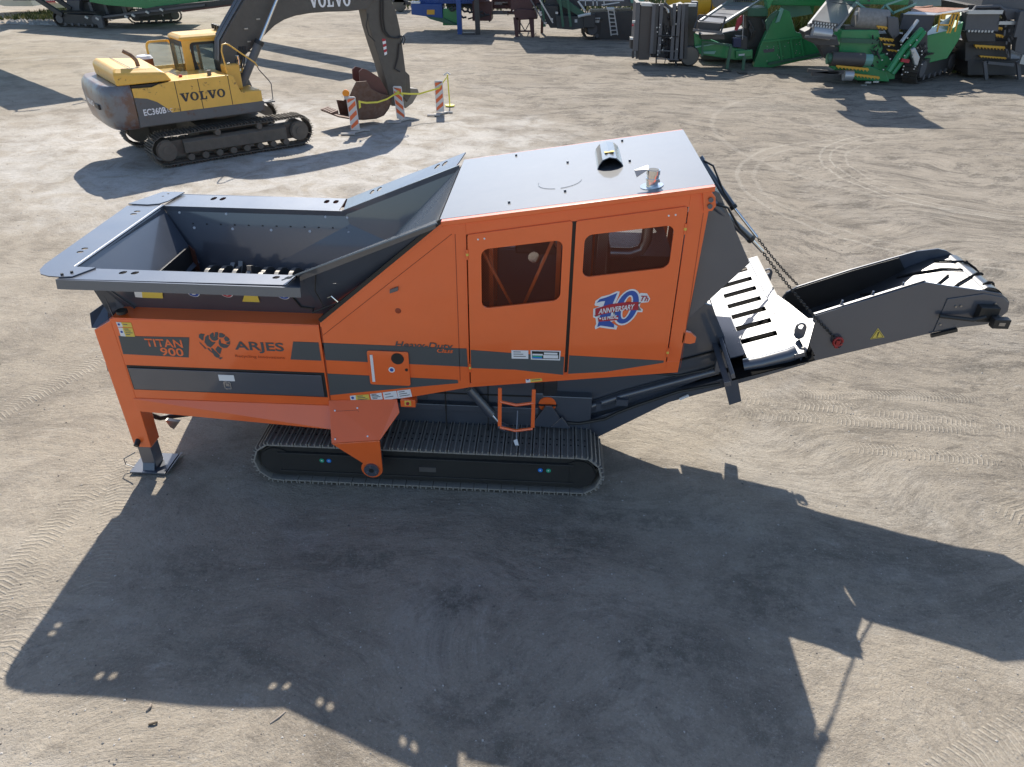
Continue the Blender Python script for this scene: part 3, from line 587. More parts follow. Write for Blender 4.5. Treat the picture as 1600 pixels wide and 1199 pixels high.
MB().tube([(-.1, 7.0, 2.75), (.02, 6.95, 2.82), (.08, 7.0, 2.7)], .03, 8).cyl((-.15, 6.95, 2.6), (-.15, 7.1, 2.6), .06).build('pump', CHROME, SH, smooth=True)
MB().box((.65, 7.2, 1.7), (1.3, 8.2, 2.55)).build('radiator', BLACK, SH, .01)
# --- seams, hatch, stickers and lettering on the side
fr_ = NV-.0035
def decal(name, pxs, m_, d=.0, par=None): return MB().prism([P(x, y, fr_-d) for x, y in pxs], (0, .002, 0)).build(name, m_, par or house)
def line(name, a, b, m_=OREDC, w=.006, par=None): return MB().bar(P(*a, fr_), P(*b, fr_), w, .002, up=(0, 0, 1)).build(name, m_, par or house)
def quad_line(a, b, w=.005, m_=OREDC, par=None):
    p, q = P(*a, fr_), P(*b, fr_); d = (q-p).normalized(); s_ = V((0, 1, 0)).cross(d)*w/2
    return MB().prism([p-s_, q-s_, q+s_, p+s_], (0, .002, 0)).build('panel_seam', m_, par or house)
quad_line((505, 524), (706, 366)); quad_line((711, 366), (719, 595)); quad_line((501, 511), (517, 632), .012)
quad_line((1099, 333), (1063, 575), .004)
decal('stripe', [(503, 536), (729, 545), (731, 573.5), (509, 563)], DECAL); decal('stripe', [(510.5, 584), (715, 594), (716, 599), (660, 604), (514, 618)], DECAL)
decal('stripe', [(458, 534), (497.5, 535.5), (502, 564), (454, 562)], DECAL, par=housing)
decal('stripe', [(185, 525), (295.5, 527.5), (294.7, 559), (192.5, 553.5)], DECAL, par=housing)
hatch = MB().prism([(u, NV-.022, z) for u, z in rrect(-1.83, 1.335, -1.40, 1.745, .025)], (0, .018, 0)).build('fuse_hatch', ORANGE, SH, .003)
MB().cyl((-1.515, NV-.024, 1.665), (-1.515, NV-.028, 1.665), .066, n=24).build('round_grommet', BLACK, hatch)
hh = MB().box((-1.80, NV-.03, 1.375), (-1.772, NV-.022, 1.70)); hh.build('hatch_hinge', WHITE, hatch)
MB().cyl((-1.43, NV-.022, 1.535), (-1.43, NV-.03, 1.535), .016, n=12).build('hatch_lock', BLACK, hatch)
c = P(612, 578, NV-.024); MB().cyl(c, c-V((0, .002, 0)), .034, n=10).build('round_sticker', WHITE, hatch); MB().cyl(c-V((0, .0021, 0)), c-V((0, .003, 0)), .021, n=8).build('round_sticker_print', BLUE, hatch)
# stickers along the lower edge
def sticker(pxs, m_, par, v=None, text_lines=0):
    v = fr_ if v is None else v
    s_ = MB().prism([P(x, y, v-.001) for x, y in pxs], (0, .002, 0)).build('sticker', m_, par)
    if text_lines:
        a, b, c_, d_ = [P(x, y, v-.003) for x, y in pxs]; m = MB()
        for k in range(text_lines):
            t = (k+.9)/(text_lines+.8); p = a.lerp(d_, t); q = b.lerp(c_, t); m.prism([p.lerp(q, .12), p.lerp(q, .55+.3*((k*7) % 3)/2), p.lerp(q, .55+.3*((k*7) % 3)/2)+V((0, 0, .008)), p.lerp(q, .12)+V((0, 0, .008))], (0, .001, 0))
        m.build('small_print', INK, s_)
    return s_
sticker([(546.5, 619), (555.5, 618), (556.5, 628), (548.5, 628.5)], WHITE, house); s_ = sticker([(555.5, 618), (576, 616.5), (578, 626), (556.5, 628)], YEL, house, None, 3)
c = P(551, 622, fr_-.004); MB().cyl(c, c+V((0, .002, 0)), .016, n=12).build('mandatory_sign', BLUE, house)
sticker([(578, 616), (596, 614), (598, 624), (580.5, 626)], WHITE, house, None, 4); sticker([(598, 613.5), (619, 611), (622, 622.5), (600.5, 626)], WHITE, house, None, 2); sticker([(620, 611), (641, 608.5), (644, 620), (622.5, 623)], WHITE, house, None, 3)
text('lettering', 'CE', P(579.5, 619, fr_-.004), .02, INK, house, bold=.01)
sticker([(820.5, 589), (827.5, 588), (829, 597.5), (822, 598.5)], WHITE, house); sticker([(827.5, 588), (845, 585.5), (847.5, 595.5), (829, 597.5)], YEL, house, None, 3)
c = P(824.5, 593, fr_-.004); MB().cyl(c, c+V((0, .002, 0)), .013, n=12).build('mandatory_sign', BLUE, house)
sticker([(181, 503.5), (189, 504), (192, 511), (184, 511)], WHITE, housing); sticker([(189, 504), (204.5, 504.5), (207, 512), (192, 511)], YEL, housing, None, 1)
sticker([(184.5, 512), (191, 512.3), (196.5, 526), (188.5, 525.5)], WHITE, housing); sticker([(191, 512.3), (207, 513), (211, 526.5), (196.5, 526)], YEL, housing, None, 4)
for x, y in ((185.5, 507.3), (190, 519)):
    c = P(x, y, fr_-.004); MB().cyl(c, c+V((0, .002, 0)), .013, n=12).build('mandatory_sign', BLUE, housing)
dv = NV-.0215
sticker([(799, 547.5), (825.5, 548), (825.5, 561), (799.5, 560.5)], WHITE, dl, dv, 3)
st = sticker([(829, 547.5), (876, 548.5), (875, 563.5), (829.5, 562)], WHITE, dl, dv)
MB().prism([P(x, y, dv-.0025) for x, y in [(831, 549), (874, 550), (873.5, 561.5), (831.5, 560.5)]], (0, .001, 0)).build('sticker_print', BLACK, st)
for (x0, y0, x1, y1), mm in (((832, 553, 848, 555.5), WHITE), ((832, 556, 847, 558), GREENP), ((832, 558, 847, 560), SKYB), ((850, 551, 871, 554), WHITE), ((849, 555, 872, 560), WHITE)):
    MB().prism([P(x0, y0, dv-.004), P(x1, y0+.5, dv-.004), P(x1, y1+.5, dv-.004), P(x0, y1, dv-.004)], (0, .001, 0)).build('sticker_print', mm, st)
OR_L = ORANGE
text('lettering', 'TITAN', P(228.5, 541.2, fr_-.002), .094, OR_L, housing, bold=.016, width=.395)
text('lettering', '900', P(252.5, 555.2, fr_-.002), .094, OR_L, housing, bold=.018, width=.245)
text('lettering', 'ARJES', P(367.5, 546.2, fr_), .100, DECAL, housing, bold=.02, width=.52)
text('lettering', 'Recycling Innovations', P(368, 558.3, fr_), .032, OREDC, housing, width=.525)
text('lettering', 'Heavy-Duty', P(617, 543, fr_-.002), .075, DECAL, house, bold=.015, shear=.25, width=.60)
text('lettering', 'Class', P(683, 550.8, fr_-.002), .047, OR_L, house, bold=.02, shear=.25, width=.165)
# ram's head emblem
def zpx(x, y): return P(300+x/10, 510+y/10, fr_)      # read off an enlarged view of the emblem
em = MB()
def poly(pts): em.prism([zpx(x, y) for x, y in pts], (0, .002, 0))
poly([(110, 130), (135, 115), (200, 125), (180, 160), (175, 225), (150, 215), (105, 175)])
poly([(115, 245), (130, 260), (225, 350), (205, 355), (125, 270)])
poly([(205, 170), (245, 135), (262, 150), (262, 200), (310, 245), (370, 255), (325, 300), (290, 335), (235, 305), (195, 250)])
poly([(272, 140), (300, 110), (330, 98), (345, 150), (330, 160), (350, 165), (360, 95), (400, 92), (410, 120), (398, 185), (412, 190), (400, 215), (350, 232), (310, 215), (285, 180)])
poly([(425, 110), (455, 105), (520, 140), (500, 175), (455, 180), (420, 170)])
poly([(525, 155), (560, 175), (590, 215), (560, 240), (520, 235), (498, 190)])
poly([(595, 230), (592, 290), (555, 285), (525, 260), (555, 250)])
poly([(585, 300), (545, 340), (490, 340), (440, 315), (415, 270), (420, 215), (438, 195), (455, 265), (500, 280), (530, 285), (550, 295)])
poly([(240, 345), (260, 345), (330, 420), (310, 415), (250, 365)])
poly([(295, 340), (325, 350), (440, 465), (415, 490), (385, 492), (350, 465), (320, 415)])
poly([(365, 360), (400, 310), (465, 350), (440, 440), (400, 410)])
poly([(400, 492), (470, 485), (475, 500), (440, 522), (425, 505)])
em.build('ram_emblem', DECAL, housing)
# anniversary badge: white outline, blue numerals, red banner
def bpx(x, y, d=0): return P(900+x/11.43, 440+y/11.43, dv-d)
def badge(name, pts, m_, d): return MB().prism([bpx(x, y, d) for x, y in pts], (0, .0012, 0)).build(name, m_, dr)
def ell(cx, cy, rx, ry, sh, n=28, a0=0): return [(cx+rx*math.cos(a0+2*PI*k/n)-sh*ry*math.sin(a0+2*PI*k/n), cy+ry*math.sin(a0+2*PI*k/n)) for k in range(n)]
def ering(name, cx, cy, ro, ri, sh, m_, d, ox=0, oy=0):
    o_ = ell(cx, cy, *ro, sh); i_ = ell(cx+ox, cy+oy, *ri, sh); n = len(o_); m = MB()
    vs = [bpx(*p, d) for p in o_]+[bpx(*p, d) for p in i_]
    m.add(vs, [(k, (k+1) % n, n+(k+1) % n, n+k) for k in range(n)]); return m.build(name, m_, dr)
badge('badge_outline', [(330, 420), (350, 345), (450, 275), (600, 235), (730, 175), (780, 180), (770, 230), (700, 400), (770, 560), (680, 700), (620, 730), (740, 800), (720, 860), (520, 835), (420, 820), (345, 855), (335, 810), (360, 760), (350, 660), (305, 640), (310, 490), (430, 445), (350, 435)], WHITE, 0)
ering('badge_outline', 910, 460, (225, 325), (60, 190), .30, WHITE, .0)
badge('badge_outline', [(1110, 240), (1160, 205), (1270, 215), (1325, 310), (1290, 370), (1140, 385), (1110, 440), (1195, 500), (1185, 550), (1060, 545), (1050, 380)], WHITE, .0004)
badge('numeral_one', [(370, 385), (420, 320), (540, 285), (740, 205), (660, 390), (630, 560), (600, 700), (680, 770), (680, 825), (520, 800), (440, 790), (380, 815), (420, 650), (520, 350), (440, 360)], BLUE, .002)
ering('numeral_zero', 910, 460, (195, 295), (90, 215), .30, BLUE, .002)
badge('banner_fold', [(330, 600), (430, 620), (340, 630)], INK, .0032); badge('banner_fold', [(1090, 370), (1165, 375), (1110, 420), (1165, 520), (1060, 515)], INK, .0032)
badge('banner', [(345, 490), (600, 410), (850, 375), (1115, 365), (1110, 510), (850, 520), (600, 560), (345, 620)], REDP, .004)
badge('banner', [(390, 650), (760, 610), (750, 690), (400, 720)], REDP, .004)
bu_ = (bpx(1000, 390)-bpx(430, 470)).normalized()
text('lettering', 'ANNIVERSARY', bpx(400, 580, .006), .055, WHITE, dr, right=bu_, up=V((.05, 0, 1)), bold=.02, shear=.1, width=.345)
text('lettering', 'US PRIDE', bpx(465, 692, .006), .034, WHITE, dr, right=bu_, up=V((0, 0, 1)), bold=.03, width=.14)
text('lettering', 'Th', bpx(1150, 350, .004), .058, REDP, dr, shear=.3, bold=.02, width=.075)
for x in (432, 735):
    c = bpx(x, 662 if x < 500 else 655, .006); MB().cyl(c, c+V((0, .001, 0)), .011, n=5).build('star', WHITE, dr)
# small fittings on the shoulder panel
c = P(616, 453, fr_); MB().prism([c+V((-.045, 0, -.035)), c+V((.04, 0, -.002)), c+V((.045, 0, .04)), c+V((-.04, 0, .005))], (0, -.02, 0)).build('marker_light', GREY, house, .003)
c = P(622, 486, fr_); MB().cyl(c, c-V((0, .004, 0)), .03, .02, n=14).build('recess_plug', OREDC, house)
# --- radiator outlet hood at the rear
MB().prism([(1.392, 6.5, 2.18), (1.425, 6.5, 3.49), (1.50, 6.5, 3.46), (1.885, 6.5, 2.80)], (0, 1.85, 0)).build('outlet_hood', GREYM, SH, .006)
# pivot plate for the hoist
pv = MB().prism([P(x, y, NV-.03) for x, y in [(1098, 300), (1106, 293), (1118, 308), (1119, 322), (1113, 330), (1100, 331)]], (0, .05, 0)); pv.build('pivot_plate', ORANGE, SH, .004)
for x, y in ((1110.5, 312), (1109, 322)):
    c = P(x, y, NV-.035); MB().cyl(c, c-V((0, .02, 0)), .022, n=12).build('pivot_bolt', GREY, SH)
MB().prism([P(x, y, NV-.0) for x, y in [(1068, 518), (1080, 521), (1088, 528), (1086, 536), (1078, 538), (1065, 536)]], (0, .04, 0)).build('tow_ear', ORANGE, SH, .003)
# hydraulic rams with chains
def chain(name, a, b, par, link=.040, r=.0055, sag=.03):
    a, b = Vector(a), Vector(b); n_ = max(2, int((b-a).length/(link*.72))); src = None; d = (b-a).normalized(); q = d.to_track_quat('X', 'Z')
    root = bpy.data.objects.new(name, None)
    m = MB(); pts = [(.5*link*math.cos(t)*1.0, .28*link*math.sin(t), 0) for t in [2*PI*k/8 for k in range(9)]]
    me = MB(); me.tube([V(p) for p in pts], r, 5); src = me.build('chain_link', BLACK, None); off = XF[root_of(par).name]
    for k in range(n_):
        t = (k+.5)/n_; p = a.lerp(b, t)-V((0, 0, sag*4*t*(1-t)))
        o = src if k == 0 else src.copy()
        if k: COL.objects.link(o)
        o.parent = par; o.location = p+off; o.rotation_mode = 'QUATERNION'; o.rotation_quaternion = q @ Matrix.Rotation(PI/2*(k % 2), 3, 'X').to_quaternion(); o['kind'] = 'part' if False else o.get('kind', '') or ''
        if 'kind' in o: del o['kind']
rams = ((P(1112, 317, 6.5), P(1178, 378, 6.62), P(1191, 393, 6.65), P(1307, 531, 6.87)), (P(1094, 249, 8.3), P(1151, 331, 8.1), P(1183, 371, 8.02), P(1262, 460, 7.95)))
for a, b, c, d in rams:
    ram = MB().cyl(a, a.lerp(b, .92), .036, n=14).cyl(a-(b-a).normalized()*.02, a+(b-a).normalized()*.03, .045, n=14).build('hydraulic_ram', GREY, SH, smooth=True)
    MB().cyl(a.lerp(b, .9), c, .017, n=10).build('ram_rod', CHROME, ram, smooth=True); MB().cyl(a.lerp(b, .88), a.lerp(b, .94), .042, n=14).build('ram_gland', BLACK, ram, smooth=True)
    MB().tube([a+V((.02, -.03, 0)), a.lerp(b, .15)+V((.07, -.05, .03)), a.lerp(b, .3)+V((.05, -.05, .02)), a.lerp(b, .6)+V((.01, -.05, 0)), a.lerp(b, .9)+V((0, -.04, 0))], .011, 6).build('ram_hose', BLACK, ram, smooth=True)
    chain('hoist_chain', c, d, ram)
c = P(1309, 534, 6.87); sh_ = MB().tube([c+V((.045*math.cos(t), -.01, .05*math.sin(t))) for t in [k*.5 for k in range(13)]], .014, 8); sh_.box(tuple(c+V((-.02, -.02, -.07))), tuple(c+V((.02, .0, .02)))); sh_.build('shackle', mat('shackle_red', (.35, .02, .02), .4), SH, smooth=True)
MB().cyl(P(1311, 541, 6.85), P(1311, 541, 6.92), .02, n=10).build('shackle_pin', BLACK, SH)
# --- discharge conveyor
CV, CF = 6.90, 7.80
nearw = [(2.77, 1.50), (3.51, 1.76), (4.02, 1.935), (4.25, 2.0), (4.50, 2.045), (4.60, 2.11), (4.66, 2.20), (4.64, 2.30), (4.60, 2.345), (4.52, 2.395), (4.37, 2.415), (4.01, 2.455), (3.75, 2.49), (2.76, 2.075)]
side(nearw, CV, .02).build('conveyor_side', GREYM, SH, .003)
MB().prism([P(x, y, CF) for x, y in [(1221, 480), (1220, 466), (1228, 456), (1245, 447), (1330, 420), (1405, 399), (1430, 392), (1465, 388), (1478, 391), (1497, 403)]]+[V((4.62, CF, 2.22)), V((4.5, CF, 2.05)), V((4.02, CF, 1.935)), V((2.77, CF, 1.50))], (0, -.02, 0)).build('conveyor_side', GREYM, SH, .003)
side([(4.0, 1.95), (4.60, 2.13), (4.645, 2.2), (4.62, 2.31), (4.55, 2.36), (4.35, 2.39), (4.02, 2.32)], CV-.012, .011).build('bearing_plate', GREYM, SH, .003)
m = MB(); m.prism([(.60, CV+.01, .36), (1.41, CV+.01, .925), (2.2, CV+.01, 1.235), (2.81, CV+.01, 1.49), (2.81, CV+.01, 1.62), (2.2, CV+.01, 1.36), (1.41, CV+.01, 1.05), (.45, CV+.01, .6)], (0, .08, 0)); m.prism([(.60, CF-.09, .36), (1.41, CF-.09, .925), (2.2, CF-.09, 1.235), (2.81, CF-.09, 1.49), (2.81, CF-.09, 1.62), (2.2, CF-.09, 1.36), (1.41, CF-.09, 1.05), (.45, CF-.09, .6)], (0, .08, 0))
m.build('conveyor_beam', GREY, SH, .004)
# belt: carrying run, head drum, return run
_bp = ((.3, .70), (2.75, 1.56), (3.4, 1.85), (3.75, 2.06), (4.0, 2.27), (4.2, 2.385), (4.42, 2.44), (5, 2.45))
def bz(u):
    for (a, za), (b, zb2) in zip(_bp, _bp[1:]):
        if u <= b: return za+(zb2-za)*(u-a)/(b-a)
    return 2.4
bz0 = lambda u: 1.80+.364*(u-2.75)
top = [(u, bz(u)) for u in (.4, 1.2, 2.0, 2.75, 3.4, 3.75, 4.0, 4.2, 4.36)]
dc = (4.41, 2.255); arc = [(dc[0]+.19*math.cos(math.radians(t)), dc[1]+.19*math.sin(math.radians(t))) for t in range(98, -82, -9)]
ret = [(u, min(bz0(u)-.30, bz(u)-.1)) for u in (4.25, 3.4, 2.75, 2.0, 1.2, .4)]
path = top+arc+ret
m = MB(); nv = 9
def trough(u, f):
    k = max(0, min(1, (4.2-u)/.5)); return .05*k*(max(0, abs(f-.5)-.2)/.3)**1.2
rings = []
for i, (u, z) in enumerate(path):
    rings.append([(u, CV+.03+(CF-CV-.06)*j/(nv-1), z+(trough(u, j/(nv-1)) if i < len(top) else 0)) for j in range(nv)])
vs = [p for r_ in rings for p in r_]; m.add(vs, [(i*nv+j, i*nv+j+1, (i+1)*nv+j+1, (i+1)*nv+j) for i in range(len(rings)-1) for j in range(nv-1)])
belt = m.build('belt', RUBBER, SH, smooth=True)
m = MB(); m.cyl((dc[0], CV+.04, dc[1]), (dc[0], CF-.04, dc[1]), .18, n=24).build('head_drum', RUBBER, SH, smooth=True)
CLEAT = mat('matt_cleat_rubber', (.02, .02, .02), .85, spec=.2)
# chevron cleats
def beltpos(s):                # distance along the belt, 0 at the drum top
    if s <= 0: u = 4.38+s*.94; return V((u, 0, bz(min(u, 4.36))+.012))
    t = 1.7-s/.20; return V((dc[0]+.20*math.cos(t), 0, dc[1]+.20*math.sin(t)))
for k in range(-9, 3):
    for sgn in (0, 1):
        pts = []; s0 = k*.36+.17*sgn
        for j in range(10):
            f = j/9; ss_ = s0+.52*f; vv = CV+.10+.32*f if sgn == 0 else CF-.10-.32*f
            if ss_ > .5: continue
            q = beltpos(ss_); pts.append(V((q.x, vv, q.z+.004+(trough(q.x, (vv-CV)/(CF-CV)) if ss_ < 0 else 0))))
        if len(pts) > 2: MB().tube(pts, .012, 5).build('cleat', CLEAT, belt)
# fold-over flap between the side walls and clips on the edge
cl = MB()
for u in (3.0, 3.28, 3.55): cl.prism([(u, CV+.02, 2.075+.4*(u-2.76)), (u+.02, CV+.02, 2.09+.4*(u-2.76)), (u+.035, CV+.05, 2.14+.4*(u-2.76)), (u+.02, CV+.05, 2.14+.4*(u-2.76))], (0, .02, 0))
cl.build('skirt_clip', GREY, SH)
MB().bar((2.76, CV+.03, 2.08), (3.75, CV+.03, 2.50), .03, .012).build('skirt_edge', GREY, SH)
# drive motor, hose, bolts and warning triangle
m = MB(); m.box((4.33, CV-.10, 2.12), (4.52, CV-.012, 2.28)); m.cyl((4.50, CV-.14, 2.16), (4.50, CV-.012, 2.16), .05, n=14); m.box((4.44, CV-.2, 2.10), (4.60, CV-.12, 2.20)); m.build('drive_motor', BLACK, SH, .006)
MB().box((4.49, CV-.204, 2.135), (4.55, CV-.2, 2.17)).build('type_plate', STEEL, SH)
MB().tube([P(1468, 494, 6.86), P(1495, 497, 6.83), P(1520, 500, 6.8), P(1540, 495, 6.8)], .022, 8).build('motor_hose', BLACK, SH, smooth=True)
m = MB()
for x, y in ((1493, 479), (1501, 478), (1538, 479), (1555, 474), (1469, 507), (1540, 492)): c = P(x, y, CV-.012); m.cyl(c, c-V((0, .012, 0)), .012, n=6)
m.build('bearing_bolt', STEEL, SH)
MB().bar((3.98, CV-.02, 1.905), (4.22, CV-.02, 1.985), .03, .035).build('scraper_bracket', BLACK, SH)
c = P(1371, 523.5, CV)
def tri(r, cz=0): return [(c.x+r*math.cos(math.radians(a)), c.z+cz+r*math.sin(math.radians(a))) for a in (90, 210, 330)]
rot = math.radians(12)
def trip(r): return [(c.x+(u-c.x)*math.cos(rot)-(z-c.z)*math.sin(rot), c.z+(u-c.x)*math.sin(rot)+(z-c.z)*math.cos(rot)) for u, z in tri(r)]
t_ = side(trip(.082), CV-.0025, .002).build('warning_triangle', YEL, SH); side(trip(.070), CV-.0035, .001).build('triangle_border', BLACK, t_); side(trip(.060), CV-.0045, .001).build('triangle_field', YEL, t_)
MB().box((c.x-.006, CV-.0062, c.z-.008), (c.x+.006, CV-.0048, c.z+.035)).cyl((c.x, CV-.0048, c.z-.02), (c.x, CV-.0062, c.z-.02), .007, n=8).build('exclamation_mark', BLACK, t_)
# slotted cover over the transfer point
B0_, B1_ = P(1250, 556, 6.32), P(1176, 405, 8.56); pd = V((.94, 0, .342)); pn = (B1_-B0_).cross(pd).normalized()
if pn.z < 0: pn = -pn
def PLp(x, y): return PN(x, y, pn, B0_)
e2 = (B1_-B0_).normalized()
def ST(a, b, h=0): return B0_+pd*a+e2*b+pn*h
def strect(m, s0, s1, t0, t1, h=0, th=.012): m.prism([ST(s0, t0, h), ST(s1, t0, h), ST(s1, t1, h), ST(s0, t1, h)], pn*th)
def stof(x, y):
    q = PLp(x, y)-B0_; t = q.y/e2.y; return (q-e2*t).dot(pd), t
tcs = [stof(*c)[1] for c in ((1189, 528), (1180, 508), (1170, 490.5), (1163, 474), (1156, 458), (1150, 443), (1144, 428))]
sL = stof(1145, 501)[0]; sR = stof(1196, 482)[0]; sE = stof(1106, 474)[0]+.04; LT = (B1_-B0_).length; hw_ = .048
m = MB(); strect(m, sE, sL, .25, LT); strect(m, sR, .0, .05, LT); prev = .12
for tc_ in tcs: strect(m, sL, sR, prev, tc_-hw_); prev = tc_+hw_
strect(m, sL, sR, prev, LT)
cover = m.build('slotted_cover', GREY, SH)
m = MB()
for tc_ in tcs:
    for s0 in (sL-.025, sR+.025): m.prism([ST(s0-.006, tc_-.01, .012), ST(s0+.006, tc_-.01, .012), ST(s0+.006, tc_+.01, .012), ST(s0-.006, tc_+.01, .012)], pn*.002)
m.build('cover_mark', STEEL, cover)
MB().prism([ST(sE, .06, -.085), ST(0, .06, -.085), ST(0, LT-.05, -.085), ST(sE, LT-.05, -.085)], -pn*.02).build('slot_dark_backing', MATTE, SH)  # black sheet added under the slots to keep them dark and stop sunlight
MB().bar(B0_, B1_, .10, .05, up=tuple(pn)).build('cover_frame_bar', GREY, SH, .004)
MB().bar(B0_+pd*.055-pn*.02, B1_+pd*.055-pn*.02, .015, .09, up=tuple(pn)).build('cover_frame_edge', BLACK, SH)
MB().bar(ST(sE-.03, -.06, 0), ST(sE-.03, LT, 0), .04, .06, up=tuple(pn)).build('cover_frame_bar', GREY, SH, .004)
MB().bar(ST(sE-.10, -.1, -.05), ST(sE-.10, LT, -.05), .06, .06, up=tuple(pn)).build('cover_frame_bar', GREY, SH, .004)
MB().prism([PLp(1206, 452)-pn*.03, PLp(1232, 470)-pn*.03, PLp(1262, 494)-pn*.03, PLp(1274, 494)-pn*.03, PLp(1261, 541)-pn*.03, PLp(1250, 558)-pn*.03], -pn*.02).build('transfer_plate', GREY, SH)
m = MB(); strect(m, sE-.05, .12, -.05, .13, -.06); strect(m, -.06, .14, .02, LT*.5, -.06); m.build('cover_light_stop', MATTE, SH)  # dark strips added to stop light through gaps around the cover
m = MB(); strect(m, sE-.55, sE-.12, .62, LT-.05, -.12); m.build('transfer_light_stop', BLACK, SH)  # dark plate added to block sun between the outlet hood and cover
MB().prism([V((2.75, CF-.035, 1.60)), V((3.4, CF-.035, 1.85)), V((4.0, CF-.035, 2.20)), P(1405, 403, CF-.035), P(1330, 424, CF-.035), P(1245, 451, CF-.035), P(1228, 462, CF-.035)], (0, .012, 0)).build('rubber_skirt', BLACK, SH)
MB().prism([P(1250, 557, 6.5), P(1261, 540, 6.6), P(1262, 566, 6.9), P(1246, 571, 6.9)], (0, .02, 0)).build('transfer_cheek', GREY, SH)
MB().tube([P(1163, 572, 6.45), P(1190, 567, 6.42), P(1232, 556, 6.4), P(1246, 550, 6.4)], .075, 14).build('roller_guard', GREY, SH, smooth=True)
for x, y, v in ((1200, 427, 8.33), (1252, 513, 6.55)):
    c = P(x, y, v); o1 = [(c.x+.055*math.cos(t), c.z+.055*math.sin(t)) for t in [2*PI*k/16 for k in range(16)]]; i1 = [(c.x-.004+.026*math.cos(t), c.z+.012+.026*math.sin(t)) for t in [2*PI*k/16 for k in range(16)]]
    o1 = [(u, z if z > c.z-.02 else z-.07) for u, z in o1]
    ring_plate(o1, i1, v, .02).build('lifting_lug', GREY, SH)
# brackets carrying the folding joint
for v in (6.82, 8.02):
    MB().prism([P(1124, 575, 6.84)+V((0, v-6.84, 0)), P(1149, 571, 6.84)+V((0, v-6.84, 0)), P(1158, 626, 6.84)+V((0, v-6.84, 0)), P(1139, 632, 6.84)+V((0, v-6.84, 0)), P(1131, 600, 6.84)+V((0, v-6.84, 0))], (0, .05, 0)).build('joint_bracket', GREY, SH, .004)
    MB().cyl((1.93, v-.02, 1.66), (1.93, v+.06, 1.66), .07, n=16).box((1.83, v, 1.40), (2.05, v+.06, 1.68)).build('joint_pivot', GREY, SH, .004)
# inner conveyor trough beneath the house
side([(.24, .62), (.16, .80), (.15, 1.10), (.22, 1.28), (1.30, 1.56), (1.42, 2.2), (1.72, 2.12), (1.95, 1.68), (2.12, 1.42), (1.42, 1.04), (.62, .60)], 6.97, .03).build('trough_side', GREYM, SH, .006)
side([(.24, .62), (.16, .80), (.15, 1.10), (.22, 1.28), (1.30, 1.56), (1.42, 2.2), (1.72, 2.12), (1.95, 1.68), (2.12, 1.42), (1.42, 1.04), (.62, .60)], 7.9, .03).build('trough_side', GREYM, SH, .006)
MB().prism([(.2, 7.0, .75), (2.2, 7.0, 1.55), (2.2, 7.0, 1.6), (.2, 7.0, .8)], (0, .9, 0)).build('trough_floor', BLACK, SH)
MB().tube([(.30, 6.94, .70), (.9, 6.94, .98), (1.9, 6.94, 1.36)], .05, 10).build('trough_rail', GREY, SH, smooth=True)
MB().tube([P(880, 660, 6.85), P(905, 662, 6.85), P(945, 655, 6.85), P(965, 645, 6.85), P(1000, 632, 6.86), P(1060, 612, 6.86), P(1125, 600, 6.84)], .018, 8).build('hydraulic_hose', BLACK, SH, smooth=True)
MB().tube([P(1020, 583, 6.85), P(1060, 587, 6.83), P(1100, 579, 6.85), P(1126, 570, 6.85)], .014, 8).build('hydraulic_hose', BLACK, SH, smooth=True)
MB().box((.82, 6.84, .90), (.95, 6.92, .98)).build('hose_clamp', GREY, SH); MB().box((.6, 6.86, .82), (.66, 6.92, .9)).build('hose_clamp', GREY, SH)
MB().tube([P(1062, 624, 6.88), P(1076, 618, 6.88)], .016, 6).build('grease_nipple', WHITE, SH)
m = MB(); m.cyl((.05, 6.85, .87), (.05, 6.95, .87), .10, n=20).build('tail_pulley', ORANGE, SH, smooth=True); MB().box((-.06, 6.84, .855), (.16, 6.852, .875)).build('pulley_slot', BLACK, SH)
side([(-.12, .60), (.03, .88), (.10, .88), (.22, .68), (.30, .58)], 6.80, .03).build('pulley_plate', GREY, SH, .004); side([(.10, .60), (.22, .74), (.32, .60)], 6.79, .03).build('pulley_plate', GREY, SH, .004)
# chassis between the tracks
ch = MB(); ch.box((-2.4, 6.86, .50), (.55, 8.0, .98)); ch.box((-2.2, 6.80, .98), (.0, 8.05, 1.05)); ch.build('chassis', GREYM, SH, .01)
ch = MB(); ch.box((-2.25, 6.78, .78), (-.05, 6.86, .86)); ch.box((-1.3, 6.77, .93), (-.1, 6.80, 1.22)); ch.build('chassis_rail', GREYM, SH, .006)
ch = MB()
for u in (-1.10, -.62): ch.box((u, 6.76, .5), (u+.012, 6.775, 1.2))
ch.box((-1.5, 6.76, 1.02), (-.1, 6.775, 1.035)); ch.build('chassis_seam', BLACK, SH)
MB().cyl(P(733, 608, 6.7), P(768, 648, 6.7), .05, n=12).build('track_ram', GREY, SH, smooth=True); MB().cyl(P(766, 646, 6.7), P(780, 662, 6.7), .016, n=10).build('ram_rod', CHROME, SH); MB().cyl(P(781, 665, 6.74), P(792, 670, 6.7), .05, n=12).build('ram_eye', GREY, SH)
